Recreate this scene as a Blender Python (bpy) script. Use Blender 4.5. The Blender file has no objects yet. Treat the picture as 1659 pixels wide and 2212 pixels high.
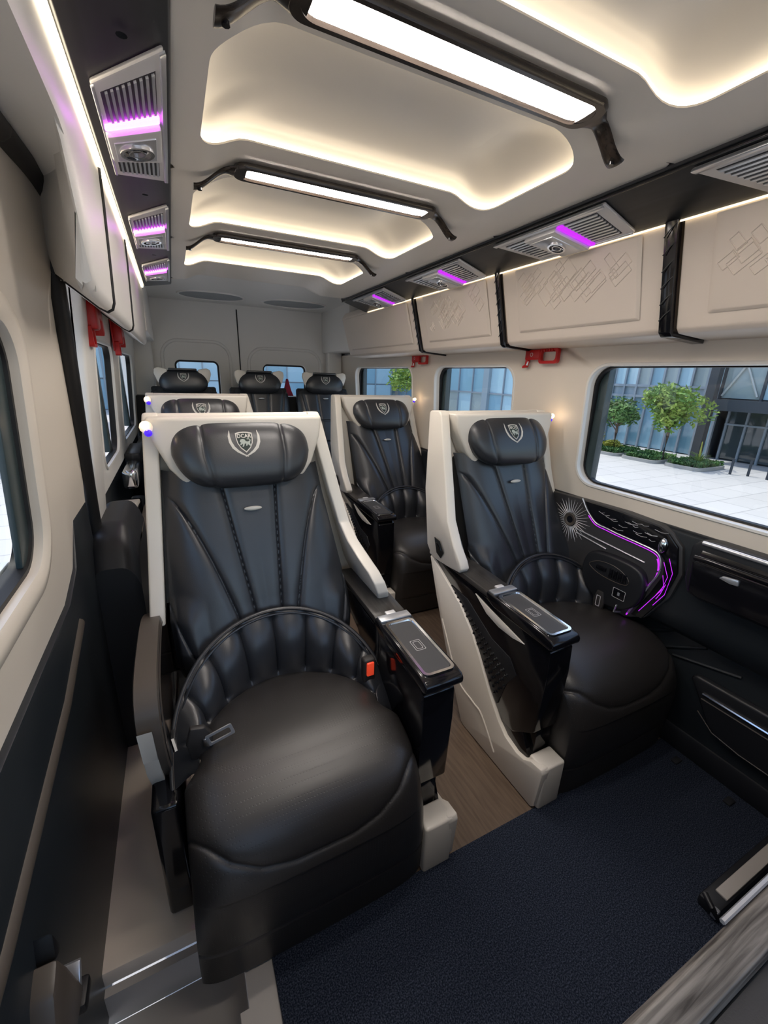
import bpy, bmesh, math, random
from mathutils import Vector, Matrix
from mathutils.geometry import tessellate_polygon
random.seed(7)
S = bpy.context.scene
COL = S.collection
pi = math.pi

# ---------------------------------------------------------------- camera, world, sun, exposure
cd = bpy.data.cameras.new('camera'); cam = bpy.data.objects.new('camera', cd); COL.objects.link(cam)
cd.sensor_fit = 'HORIZONTAL'; cd.sensor_width = 36.0; cd.lens = 36.0*898.18/1659.0
cd.clip_start = 0.01; cd.clip_end = 400
def _cam():
    px, py = 829.5, 1106.0
    f = 898.18
    yv = Vector((370-px, 798-py, f)).normalized()
    xv = Vector((2742-px, 872-py, f)).normalized()
    zv = yv.cross(xv).normalized()
    if zv.y > 0: zv = -zv
    r = Vector((xv[0], yv[0], zv[0])); d = Vector((xv[1], yv[1], zv[1])); fw = Vector((xv[2], yv[2], zv[2]))
    m = Matrix.Identity(4)
    for i in range(3):
        m[i][0] = r[i]; m[i][1] = -d[i]; m[i][2] = -fw[i]
    m[0][3], m[1][3], m[2][3] = 0.0, 0.0, 1.40
    return m
cam.matrix_world = _cam()
S.camera = cam
S.view_settings.view_transform = 'Standard'; S.view_settings.look = 'None'
S.view_settings.gamma = 1.0; S.view_settings.exposure = 1.45
S.view_settings.use_curve_mapping = False

W = bpy.data.worlds.new('world'); S.world = W; W.use_nodes = True
nt = W.node_tree; nt.nodes.clear()
wo = nt.nodes.new('ShaderNodeOutputWorld'); wb = nt.nodes.new('ShaderNodeBackground')
sk = nt.nodes.new('ShaderNodeTexSky'); sk.sky_type = 'NISHITA'; sk.sun_disc = False
sk.sun_elevation = math.radians(58); sk.sun_rotation = math.radians(10); sk.dust_density = 2.0; sk.air_density = 1.0
wb.inputs['Strength'].default_value = 0.135
nt.links.new(sk.outputs[0], wb.inputs[0]); nt.links.new(wb.outputs[0], wo.inputs[0])
sd = bpy.data.lights.new('sun', 'SUN'); sd.energy = .98; sd.angle = math.radians(0.6); sd.color = (1, .96, .88)
sun = bpy.data.objects.new('sun', sd); COL.objects.link(sun)
sun.rotation_euler = Vector((0.15, -0.45, -1.0)).to_track_quat('-Z', 'Y').to_euler()
LED_STRENGTH = 2.4; PANEL_STRENGTH = 17.0

# ---------------------------------------------------------------- materials
def mat(name, col=(.5,.5,.5), rough=.5, metal=0.0, spec=.5, emit=None, es=0.0, coat=0.0, coatr=.05):
    m = bpy.data.materials.new(name); m.use_nodes = True
    b = m.node_tree.nodes['Principled BSDF']
    b.inputs['Base Color'].default_value = (*col, 1); b.inputs['Roughness'].default_value = rough
    b.inputs['Metallic'].default_value = metal; b.inputs['Specular IOR Level'].default_value = spec
    b.inputs['Coat Weight'].default_value = coat; b.inputs['Coat Roughness'].default_value = coatr
    if emit:
        b.inputs['Emission Color'].default_value = (*emit, 1); b.inputs['Emission Strength'].default_value = es
    return m
def N(m, t): return m.node_tree.nodes.new(t)
def L(m, a, b): m.node_tree.links.new(a, b)
def bump(m, tex='NOISE', scale=200.0, strength=.1, dist=.001, stretch=None, detail=3):
    b = m.node_tree.nodes['Principled BSDF']
    co = N(m, 'ShaderNodeTexCoord'); mp = N(m, 'ShaderNodeMapping'); L(m, co.outputs['Object'], mp.inputs[0])
    if stretch: mp.inputs['Scale'].default_value = stretch
    t = N(m, 'ShaderNodeTexNoise' if tex == 'NOISE' else 'ShaderNodeTexVoronoi')
    t.inputs['Scale'].default_value = scale
    if tex == 'NOISE': t.inputs['Detail'].default_value = detail
    L(m, mp.outputs[0], t.inputs['Vector'])
    bp = N(m, 'ShaderNodeBump'); bp.inputs['Strength'].default_value = strength; bp.inputs['Distance'].default_value = dist
    L(m, t.outputs[0], bp.inputs['Height']); L(m, bp.outputs[0], b.inputs['Normal'])
    return t, bp
def ramp_col(m, tout, c1, c2, p1=.35, p2=.65):
    b = m.node_tree.nodes['Principled BSDF']
    r = N(m, 'ShaderNodeValToRGB'); r.color_ramp.elements[0].position = p1; r.color_ramp.elements[1].position = p2
    r.color_ramp.elements[0].color = (*c1, 1); r.color_ramp.elements[1].color = (*c2, 1)
    L(m, tout, r.inputs[0]); L(m, r.outputs[0], b.inputs['Base Color'])
    return r
def grain(name, c1, c2, scale, stretch, rough=.45, strength=.15, coat=0):
    m = mat(name, c1, rough, coat=coat)
    t, _ = bump(m, 'NOISE', scale, strength, .001, stretch, 6)
    t.inputs['Distortion'].default_value = .6
    ramp_col(m, t.outputs[0], c1, c2, .3, .7)
    return m

M = {}
M['cream'] = mat('cream_plastic', (.76,.69,.60), .42); bump(M['cream'], 'NOISE', 300, .05)
M['cabinet'] = mat('cabinet_vinyl', (.78,.69,.60), .45); bump(M['cabinet'], 'NOISE', 300, .05)
M['white'] = mat('pillar_white', (.78,.765,.73), .42); bump(M['white'], 'NOISE', 300, .04)
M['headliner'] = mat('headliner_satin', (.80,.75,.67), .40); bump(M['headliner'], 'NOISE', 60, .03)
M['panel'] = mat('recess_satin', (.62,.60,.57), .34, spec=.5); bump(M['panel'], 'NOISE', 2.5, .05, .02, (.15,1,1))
M['shell'] = mat('ivory_shell', (.80,.745,.66), .30); bump(M['shell'], 'NOISE', 40, .04, .001, (1,1,.1))
M['leather'] = mat('black_leather', (.024,.026,.031), .33, spec=.75); bump(M['leather'], 'NOISE', 420, .22, .0008)
M['seatleather'] = mat('perforated_leather', (.025,.0225,.0215), .40, spec=.85)
def _perf(m):
    b = m.node_tree.nodes['Principled BSDF']
    co = N(m,'ShaderNodeTexCoord'); t = N(m,'ShaderNodeTexVoronoi'); t.inputs['Scale'].default_value = 130; t.inputs['Randomness'].default_value = 0
    L(m, co.outputs['Object'], t.inputs['Vector'])
    r = N(m,'ShaderNodeValToRGB'); r.color_ramp.elements[0].position = .16; r.color_ramp.elements[1].position = .26
    L(m, t.outputs['Distance'], r.inputs[0])
    bp = N(m,'ShaderNodeBump'); bp.inputs['Strength'].default_value = .25; bp.inputs['Distance'].default_value = .001
    L(m, r.outputs[0], bp.inputs['Height']); L(m, bp.outputs[0], b.inputs['Normal'])
_perf(M['seatleather'])
M['seam'] = mat('seam_thread', (.004,.004,.005), .7)
M['stitch'] = mat('stitching', (.12,.10,.085), .7)
M['gloss'] = mat('piano_black', (.006,.006,.008), .12, spec=.5)
M['blackp'] = mat('black_plastic', (.014,.015,.018), .42); bump(M['blackp'], 'NOISE', 500, .15, .0006)
M['darkclad'] = mat('dark_cladding', (.016,.020,.024), .38); bump(M['darkclad'], 'NOISE', 350, .12, .0008)
M['darkflat'] = mat('dark_matte', (.008,.009,.010), .65)
M['greyleather'] = mat('grey_soft_panel', (.045,.044,.046), .36); bump(M['greyleather'],'NOISE',400,.12,.0006)
M['leddim'] = mat('dim_warm_led', (1,.9,.7), .4, emit=(1.0,.80,.52), es=.8)
M['taupe'] = mat('taupe_trim', (.085,.070,.058), .36)
M['strip'] = grain('dark_wood_strip', (.010,.012,.014), (.020,.023,.027), 5, (8,.4,8), .42, .10)
M['armwood'] = grain('dark_brushed_wood', (.022,.020,.019), (.06,.055,.05), 14, (6,.5,6), .30, .10)
M['cwood'] = grain('grey_wood', (.035,.03,.027), (.22,.20,.18), 28, (.30,7,7), .38, .25)
M['lampframe'] = grain('dark_lamp_wood', (.012,.009,.007), (.035,.026,.02), 18, (.4,6,6), .25, .12)
M['floor'] = grain('wood_vinyl', (.10,.068,.047), (.17,.12,.085), 11, (7,.6,1), .42, .08)
M['chrome'] = mat('chrome', (.82,.83,.85), .14, 1.0)
M['silver'] = mat('satin_silver', (.80,.79,.79), .45, .4)
M['slat'] = mat('bright_slat', (.72,.74,.78), .30, .8)
M['greyp'] = mat('grey_pad', (.055,.055,.058), .5); bump(M['greyp'],'NOISE',300,.1)
M['vent'] = mat('grey_mesh', (.30,.32,.33), .6); bump(M['vent'],'VORONOI',220,.5,.002)
M['red'] = mat('red_plastic', (.50,.012,.010), .32)
M['orange'] = mat('orange_button', (.80,.07,.03), .4, emit=(1,.08,.03), es=.15)
M['belt'] = mat('belt_plastic', (.03,.027,.026), .5)
M['rubber'] = mat('rubber_seal', (.008,.008,.009), .5)
M['frameteal'] = mat('window_frame_dark', (.035,.055,.060), .35)
M['sill'] = mat('sill_beige', (.80,.69,.57), .30, coat=.3)
M['greyfloor'] = mat('grey_floor_panel', (.42,.39,.36), .42)
M['white_emb'] = mat('embroidery_ivory', (.62,.60,.55), .6)
M['green_emb'] = mat('embroidery_dark', (.03,.045,.04), .7)
M['silver_emb'] = mat('embroidery_grey_green', (.45,.50,.45), .6)
M['violet'] = mat('violet_light', (.3,.02,.4), .4, emit=(.50,.02,.85), es=.45)
M['violetbar'] = mat('violet_bar', (.5,.2,.6), .4, emit=(.75,.08,1.0), es=4.0)
M['led'] = mat('warm_led', (1,.9,.7), .4, emit=(1.0,.84,.62), es=LED_STRENGTH)
M['panelight'] = mat('light_panel', (.9,.9,.88), .4, emit=(1.0,.93,.85), es=PANEL_STRENGTH)
def _pan(m):
    b = m.node_tree.nodes['Principled BSDF']
    co = N(m,'ShaderNodeTexCoord'); t = N(m,'ShaderNodeTexNoise'); t.inputs['Scale'].default_value = 120; t.inputs['Detail'].default_value = 4
    L(m, co.outputs['Object'], t.inputs['Vector'])
    r = N(m,'ShaderNodeValToRGB'); r.color_ramp.elements[0].position = .3; r.color_ramp.elements[1].position = .6
    r.color_ramp.elements[0].color = (.62,.55,.50,1); r.color_ramp.elements[1].color = (1,.93,.86,1)
    L(m, t.outputs[0], r.inputs[0]); L(m, r.outputs[0], b.inputs['Emission Color'])
_pan(M['panelight'])
M['bulb'] = mat('reading_bulb', (1,.9,.8), .3, emit=(1,.72,.42), es=6.0)
M['blue'] = mat('blue_led', (.03,.01,.5), .2, emit=(.08,.02,1.0), es=.35)
M['carpet'] = mat('navy_carpet', (.016,.020,.032), .95, spec=.1)
def _carpet(m):
    t, bp = bump(m, 'NOISE', 300, .9, .004, None, 4)
    ramp_col(m, t.outputs[0], (.010,.014,.025), (.075,.09,.13), .42, .76)
_carpet(M['carpet'])
def glass(name, tint=(.92,.97,.98)):
    m = bpy.data.materials.new(name); m.use_nodes = True; n = m.node_tree; n.nodes.clear()
    o = n.nodes.new('ShaderNodeOutputMaterial'); mx = n.nodes.new('ShaderNodeMixShader'); tr = n.nodes.new('ShaderNodeBsdfTransparent')
    gl = n.nodes.new('ShaderNodeBsdfGlossy'); mx.inputs[0].default_value = .05
    tr.inputs[0].default_value = (*tint,1); gl.inputs['Roughness'].default_value = .02
    n.links.new(tr.outputs[0], mx.inputs[1]); n.links.new(gl.outputs[0], mx.inputs[2]); n.links.new(mx.outputs[0], o.inputs[0])
    return m
M['glass'] = glass('window_glass')
# exterior
def paving(name, c, cj, sx, sy):
    m = mat(name, c, .8); b = m.node_tree.nodes['Principled BSDF']
    co = N(m,'ShaderNodeTexCoord'); br = N(m,'ShaderNodeTexBrick'); br.inputs['Scale'].default_value = 1
    br.inputs['Color1'].default_value = (*c,1); br.inputs['Color2'].default_value = (*[x*.93 for x in c],1); br.inputs['Mortar'].default_value = (*cj,1)
    br.inputs['Mortar Size'].default_value = .012; br.inputs['Brick Width'].default_value = sx; br.inputs['Row Height'].default_value = sy
    L(m, co.outputs['Object'], br.inputs['Vector']); L(m, br.outputs[0], b.inputs['Base Color'])
    return m
M['paving'] = paving('plaza_paving', (.55,.53,.51), (.36,.35,.34), .9, .6)
M['path'] = mat('grey_band', (.30,.29,.29), .8)
for k, c in enumerate([(.16,.30,.38), (.28,.46,.56), (.46,.64,.72), (.38,.43,.42)]):
    M['pane%d'%k] = mat('facade_glass_%s' % ['deep','blue','pale','grey'][k], c, .08, spec=.9)
M['panedark'] = mat('entrance_glass', (.05,.065,.07), .06, spec=.9)
M['mull'] = mat('facade_mullion', (.26,.30,.34), .5)
M['mulldark'] = mat('facade_dark_steel', (.035,.042,.052), .5)
M['span'] = mat('facade_spandrel', (.30,.36,.40), .4)
M['brace'] = mat('pale_brace', (.5,.5,.46), .6)
M['bark'] = mat('bark', (.16,.11,.08), .9)
def leafm(name, a, c):
    m = mat(name, a, .7); co = N(m,'ShaderNodeTexCoord'); t = N(m,'ShaderNodeTexNoise'); t.inputs['Scale'].default_value = 2.5
    L(m, co.outputs['Object'], t.inputs['Vector']); ramp_col(m, t.outputs[0], a, c, .35, .65); return m
M['leaf'] = leafm('leaves_fresh', (.10,.22,.03), (.32,.42,.07))
M['leafdark'] = leafm('leaves_dark', (.04,.11,.03), (.12,.24,.05))
M['leafyel'] = leafm('leaves_yellow', (.35,.34,.04), (.55,.50,.09))
M['leafmix'] = leafm('leaves_mixed', (.12,.16,.05), (.38,.30,.14))
M['kerb'] = mat('kerb_stone', (.36,.34,.31), .8)
M['soil'] = mat('soil', (.08,.06,.04), .9)

# ---------------------------------------------------------------- mesh helpers
def link(name, me, parent=None, m=None):
    o = bpy.data.objects.new(name, me); COL.objects.link(o)
    if m and me is not None and not me.materials: me.materials.append(M[m] if isinstance(m, str) else m)
    if parent is not None: o.parent = parent
    return o
def mk(name, vs, fs, m, parent=None, smooth=True, bevel=0.0, seg=2, angle=35, recalc=True):
    bm = bmesh.new(); bv = [bm.verts.new(v) for v in vs]
    for f in fs:
        try: bm.faces.new([bv[i] for i in f])
        except ValueError: pass
    bmesh.ops.remove_doubles(bm, verts=bm.verts, dist=1e-6)
    if recalc: bmesh.ops.recalc_face_normals(bm, faces=bm.faces)
    if bevel > 0:
        es = [e for e in bm.edges if len(e.link_faces) == 2 and e.calc_face_angle(0) > math.radians(30)]
        bmesh.ops.bevel(bm, geom=es, offset=bevel, segments=seg, affect='EDGES', profile=.5, clamp_overlap=True)
    me = bpy.data.meshes.new(name); bm.to_mesh(me); bm.free()
    if smooth:
        me.polygons.foreach_set('use_smooth', [True]*len(me.polygons))
        me.set_sharp_from_angle(angle=math.radians(angle))
    return link(name, me, parent, m)
def boxdata(x0,x1,y0,y1,z0,z1):
    v = [(x,y,z) for x in (x0,x1) for y in (y0,y1) for z in (z0,z1)]
    return v, [(0,1,3,2),(4,6,7,5),(0,4,5,1),(2,3,7,6),(0,2,6,4),(1,5,7,3)]
def box(name, x0,x1,y0,y1,z0,z1, m, parent=None, bevel=.003, seg=2):
    return mk(name, *boxdata(x0,x1,y0,y1,z0,z1), m, parent, bevel=bevel, seg=seg)
def prism(name, poly, axis, a0, a1, m, parent=None, bevel=.003, seg=2, warp=None, angle=35):
    """poly: 2D points. axis 'x': poly=(y,z); 'y': poly=(x,z); 'z': poly=(x,y)."""
    def P(p, a):
        q = {'x': (a, p[0], p[1]), 'y': (p[0], a, p[1]), 'z': (p[0], p[1], a)}[axis]
        return warp(*q) if warp else q
    n = len(poly); vs = [P(p, a0) for p in poly] + [P(p, a1) for p in poly]
    fs = [tuple(range(n))[::-1], tuple(range(n, 2*n))] + [(i, (i+1) % n, n+(i+1) % n, n+i) for i in range(n)]
    return mk(name, vs, fs, m, parent, bevel=bevel, seg=seg, angle=angle)
def grid(name, nu, nv, fn, m, parent=None, closeu=False, angle=60, caps=False):
    vs = [fn(i/(nu-1) if not closeu else i/nu, j/(nv-1)) for j in range(nv) for i in range(nu)]
    fs = []
    for j in range(nv-1):
        for i in range(nu if closeu else nu-1):
            a = j*nu+i; b = j*nu+(i+1) % nu
            fs.append((a, b, b+nu, a+nu))
    if caps: fs += [tuple(range(nu))[::-1], tuple(range((nv-1)*nu, nv*nu))]
    return mk(name, vs, fs, m, parent, angle=angle)
def frames(path):
    P = [Vector(p) for p in path]; out = []
    for i, p in enumerate(P):
        t = (P[min(i+1, len(P)-1)]-P[max(i-1, 0)]).normalized()
        out.append((p, t))
    return out
def tube(name, path, r, m, parent=None, n=8, up=(0,0,1), flat=1.0, closed=False):
    up = Vector(up); vs = []; fr = frames(path)
    rr = r if hasattr(r, '__len__') else [r]*len(path)
    for k, (p, t) in enumerate(fr):
        if closed: t = (Vector(path[(k+1) % len(path)])-Vector(path[k-1])).normalized()
        a = t.cross(up)
        if a.length < 1e-4: a = t.cross(Vector((1,0,0)))
        a.normalize(); b = a.cross(t).normalized()
        for i in range(n):
            g = 2*pi*i/n; vs.append(p + a*math.cos(g)*rr[k] + b*math.sin(g)*rr[k]*flat)
    K = len(path); fs = []
    for k in range(K if closed else K-1):
        for i in range(n):
            q = (k+1) % K
            fs.append((k*n+i, k*n+(i+1) % n, q*n+(i+1) % n, q*n+i))
    if not closed: fs += [tuple(range(n))[::-1], tuple(range((K-1)*n, K*n))]
    return mk(name, vs, fs, m, parent, angle=50)
def spline(pts, n=8, closed=False):
    """Catmull-Rom through pts"""
    P = [Vector(p) for p in pts]; out = []; K = len(P)
    for i in range(K if closed else K-1):
        if closed: p0,p1,p2,p3 = P[i-1],P[i],P[(i+1)%K],P[(i+2)%K]
        else: p0,p1,p2,p3 = P[max(i-1,0)],P[i],P[i+1],P[min(i+2,K-1)]
        for k in range(n):
            t = k/n
            out.append(.5*((2*p1)+(-p0+p2)*t+(2*p0-5*p1+4*p2-p3)*t*t+(-p0+3*p1-3*p2+p3)*t**3))
    if not closed: out.append(P[-1])
    return out
def rrect(x0,x1,y0,y1,r,n=6):
    out = []
    for cx,cy,a in ((x1-r,y1-r,0),(x0+r,y1-r,pi/2),(x0+r,y0+r,pi),(x1-r,y0+r,1.5*pi)):
        for k in range(n+1):
            g = a+pi/2*k/n; out.append((cx+r*math.cos(g), cy+r*math.sin(g)))
    return out
def ringloop(name, loops, m, parent=None, closed=True, angle=45):
    """loft between equal-length loops of 3D points"""
    n = len(loops[0]); vs = [p for l in loops for p in l]; fs = []
    for k in range(len(loops)-1):
        for i in range(n if closed else n-1):
            fs.append((k*n+i, k*n+(i+1) % n, (k+1)*n+(i+1) % n, (k+1)*n+i))
    return mk(name, vs, fs, m, parent, angle=angle)
def lerp(a,b,t): return a+(b-a)*t
def interp(x, tab):
    if x <= tab[0][0]: return tab[0][1]
    for (a,va),(b,vb) in zip(tab, tab[1:]):
        if x <= b: return lerp(va, vb, (x-a)/(b-a))
    return tab[-1][1]
def sstep(a,b,x):
    t = min(1,max(0,(x-a)/(b-a))); return t*t*(3-2*t)
def tag(o, label=None, cat=None, group=None, kind=None):
    if label: o['label'] = label
    if cat: o['category'] = cat
    if group: o['group'] = group
    if kind: o['kind'] = kind
    return o
def thing(name, label, cat, loc=(0,0,0), group=None):
    o = bpy.data.objects.new(name, None); COL.objects.link(o); o.location = loc; o.empty_display_size = .05
    return tag(o, label, cat, group)
def st(o): o['kind'] = 'structure'; return o
def copy_tree(o, parent=None):
    c = o.copy(); COL.objects.link(c)
    if parent is not None: c.parent = parent
    for ch in list(o.children): copy_tree(ch, c)
    return c

def wallgrid(name, ys, zs, holes, xfun, thick, m, r=.07):
    """wall slab in the y-z plane with rounded holes; xfun(z) inner face; thick signed outward."""
    # cells: split into columns between holes
    y0,y1 = ys; z0,z1 = zs; vs=[]; fs=[]
    def add(poly_outer, poly_inner):
        n=len(poly_outer); b=len(vs)
        for t in (0, thick):
            for p in poly_outer: vs.append((xfun(p[1])+t, p[0], p[1]))
            for p in poly_inner: vs.append((xfun(p[1])+t, p[0], p[1]))
        for i in range(n):
            j=(i+1)%n
            fs.append((b+i,b+j,b+n+j,b+n+i)); fs.append((b+2*n+i,b+3*n+i,b+3*n+j,b+2*n+j))
            fs.append((b+n+i,b+n+j,b+3*n+j,b+3*n+i))
            fs.append((b+i,b+2*n+i,b+2*n+j,b+j))
    hs = sorted(holes); cuts=[y0]+[(hs[i][1]+hs[i+1][0])/2 for i in range(len(hs)-1)]+[y1]
    for k,h in enumerate(hs):
        inner = rrect(h[0],h[1],h[2],h[3],r,8)
        cy,cz=(h[0]+h[1])/2,(h[2]+h[3])/2; a,b=cuts[k],cuts[k+1]; outer=[]
        n=len(inner)//4
        for i,p in enumerate(inner):
            q=i//n; f=(i%n)/(n-1)
            # corner: first half along one side, second half the other, exact corner at middle
            cx_,cz_ = [(b,z1),(a,z1),(a,z0),(b,z0)][q]
            if f<.5: o = {0:(b,lerp(p[1],z1,f*2)),1:(lerp(p[0],a,f*2),z1),2:(a,lerp(p[1],z0,f*2)),3:(lerp(p[0],b,f*2),z0)}[q]
            else: g=(f-.5)*2; o={0:(lerp(b,p[0],g),z1),1:(a,lerp(z1,p[1],g)),2:(lerp(a,p[0],g),z0),3:(b,lerp(z0,p[1],g))}[q]
            if abs(f-.5)<1e-6: o=(cx_,cz_)
            outer.append(o)
        add(outer, inner)
    o = mk(name, vs, fs, m, None, angle=30)
    return o

# ================================================================ STRUCTURE
XR = lambda z: 1.58 - .055*(z-1.2)      # right wall inner face leans in towards the roof
XL = lambda z: -.31 + .0706*(z-.8)
YB = 4.30; YF = -1.45

fl = st(box('floor', .0, 1.72, .69, YB, -.04, 0.0, 'floor', bevel=0))
st(box('floor', -.335, .0, 1.62, YB, -.04, 0.0, 'darkflat', bevel=0))
f2 = st(box('floor', .0, 1.72, YF, .69, -.04, 0.0, 'greyfloor', bevel=0))
# floor panels at the sliding door
st(box('trim_1', -.335, .0, .82, 1.62, -.04, .012, 'sill', bevel=.008))
st(prism('trim_2', [(-.34,-.04),(.0,-.04),(.0,-.15),(-.34,-.15)], 'y', .80, .819, 'greyfloor', bevel=0))
st(box('trim_3', -.34, .0, -.4, .80, -.21, -.15, 'greyfloor', bevel=.004))
st(box('trim_4', -.02, .0, -.4, .62, -.149, 0.0, 'greyfloor', bevel=.0))
g = thing('step_grille', 'ribbed dark metal grille in the floor step below the front left seat', 'grille', (-.13,.60,-.149))
box('grille_frame', -.06,.06,-.08,.08, 0,.006,'blackp',g,bevel=.001)
for k in range(9): box('slat', -.055+k*.0125,-.049+k*.0125,-.075,.075,.006,.012,'taupe',g,bevel=0)

# right wall with three windows
wr = st(wallgrid('wall_right', (YF, YB), (.905, 1.58), [(-1.35,-.15,.975,1.52),(.10,1.27,.975,1.467),(1.715,2.465,.975,1.467),(2.77,3.86,.975,1.467)], XR, .045, 'cream', .085))
st(box('wall_right', 1.70, 1.74, YF, YB, -.04, .905, 'darkclad', bevel=0))
def window_set(prefix, holes, xf, sgn, dp=0.0):
    for k,(a,b,c,d) in enumerate(holes):
        w = st(ringloop('window_%d' % (k+prefix), [[(xf(p[1])+sgn*e, p[0], p[1]) for p in rrect(a-gx, b+gx, c-gx, d+gx, max(.03,.085+gx), 8)] for gx, e in ((-.002,.036-dp),(-.008,.038-dp),(-.008,.062-dp),(.01,.066-dp))], 'rubber'))
        pane = mk('pane', [(xf(p[1])+sgn*.055, p[0], p[1]) for p in rrect(a+.01,b-.01,c+.01,d-.01,.075,8)], [tuple(range(36))], 'glass', w)
        # pale reveal lip round the opening
        ringloop('window_frame', [[(xf(p[1])+sgn*e, p[0], p[1]) for p in rrect(a-gx, b+gx, c-gx, d+gx, .085+gx, 8)] for gx, e in ((.010,-.0005),(.006,-.006),(-.002,-.005),(-.004,.012))], 'white', w)
        # dark side post of the outer frame
        if sgn > 0: box('frame_post', xf(1.2)+.050, xf(1.2)+.090, b-.045, b+.01, c, d, 'frameteal', w, bevel=.004)
window_set(1, [(.10,1.27,.975,1.467),(1.715,2.465,.975,1.467),(2.77,3.86,.975,1.467)], XR, 1)
# sill ledge strip under the windows (thin dark joint)
st(box('trim_5', 1.585, 1.602, YF, 4.2, .895, .910, 'blackp', bevel=.002))
# right cladding: upper belt and lower wall
st(prism('trim_6', [(1.575,.90),(1.60,.905),(1.70,.905),(1.70,.50),(1.63,.50),(1.60,.53),(1.578,.60)], 'y', YF, 4.2, 'darkclad', bevel=.006))
box_l = st(box('baseboard_right', 1.66, 1.70, .2, 4.2, 0, .10, 'blackp', bevel=.01))

# left wall: sliding door with window, pillar, two rear windows
LW = [(2.05,2.62,.985,1.50),(2.90,3.80,.985,1.49)]
st(wallgrid('wall_left', (1.70, YB), (.90, 1.68), LW, XL, -.014, 'white', .06))
st(box('wall_left', -.375, -.335, 1.40, YB, -.04, .90, 'darkclad', bevel=0))
window_set(4, LW, XL, -1, .030)
for a,b in ((2.50,2.585),(3.66,3.76)):
    st(box('trim_7', -.36,-.325, a, b, .99, 1.49, 'frameteal', bevel=.003))
# sliding door panel
dh = (-.10,1.10,.985,1.478)
door = st(wallgrid('door_1', (-.9,1.60), (.80,1.82), [dh], lambda z: XL(z)-.005+.03*sstep(1.55,1.82,z), -.012, 'cream', .09))
lower = st(prism('door_1', [(-.9,-.12),(1.62,-.12),(1.64,.5),(1.60,.98),(1.40,.98),(1.33,.86),(1.20,.815),(-.9,.795)], 'x', -.345, -.300, 'darkclad', bevel=.006, warp=lambda x,y,z:(x-.012*sstep(.9,0,z),y,z)))
# dark rim framing the door window from below
ringloop('window_frame', [[(XL(p[1])-.02-e, p[0], p[1]) for p in rrect(dh[0]-gx, dh[1]+gx, dh[2]-gx, dh[3]+gx, .09+gx, 8)] for gx, e in ((.02,-.002),(-.012,-.002),(-.014,.008),(-.02,.03))], 'rubber', door)
mk('pane', [(XL(p[1])-.055, p[0], p[1]) for p in rrect(dh[0]+.01,dh[1]-.01,dh[2]+.01,dh[3]-.01,.08,8)], [tuple(range(36))], 'glass', door)
prism('sash',[(1.02,1.0),(1.088,1.0),(1.088,1.47),(1.02,1.47)],'x',-.012,0,'frameteal',door,bevel=.003,warp=lambda x,y,z:(XL(z)-.024+x,y,z))
box('rail', -.365,-.352, -.1,1.06, .995,1.006,'silver',door,bevel=.002)
box('rail', -.392,-.376, -.1,1.06, .995,1.012,'chrome',door,bevel=.002)
box('rail', -.350,-.340, -.1,1.06, .990,1.000,'rubber',door,bevel=.002)
ringloop('window_frame', [[(XL(p[1])-.006+e, p[0], p[1]) for p in rrect(dh[0]-gx, dh[1]+gx, dh[2]-gx, dh[3]+gx, .09+gx, 8)] for gx, e in ((.055,.0),(.045,.010),(.015,.014),(.0,.004),(-.002,-.02))], 'cream', door)
tube('trim', [(-.303,-.6,.60),(-.303,.55,.605),(-.302,1.0,.66),(-.301,1.25,.73)], .010, 'taupe', door, flat=1.6)
# rubber seal along the door's rear edge
seal = [(-.217,-.3,1.76),(-.217,.9,1.77),(-.217,1.067,1.776),(-.217,1.27,1.785),(-.219,1.40,1.765),(-.233,1.43,1.68),(-.243,1.445,1.61),(-.262,1.525,1.39),(-.296,1.64,.956),(-.303,1.65,.57),(-.315,1.60,.1)]
tube('weather_strip', spline(seal, 8), .022, 'rubber', door, n=10)
# pillar panel behind the seal
st(prism('trim_8', [(1.70,1.70),(1.90,1.68),(1.885,1.20),(1.885,.86),(1.83,.78),(1.70,.80)], 'x', -.302, -.262, 'white', bevel=.010, seg=3, warp=lambda x,y,z: (x+(z-1.2)*.085, y, z)))
# door header between door and cabinets
_C=spline([(-.117,-.9,1.778),(-.117,.5,1.778),(-.117,.90,1.776),(-.117,1.00,1.765),(-.117,1.065,1.735),(-.116,1.10,1.68),(-.118,1.118,1.61),(-.122,1.126,1.548)],6)
_D=spline([(-.213,-.9,1.765),(-.213,.5,1.77),(-.213,.95,1.776),(-.213,1.10,1.782),(-.214,1.25,1.790),(-.214,1.40,1.775),(-.227,1.44,1.69),(-.239,1.458,1.61)],6)
def _hdr(a,b):
    k=int(round(b*(len(_C)-1))); c,d=_C[k],_D[k]; p=c.lerp(d,a)
    return (p.x, p.y, p.z+.004*math.sin(pi*a))
st(grid('trim_9', 15, len(_C), _hdr, 'white', angle=80))

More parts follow.
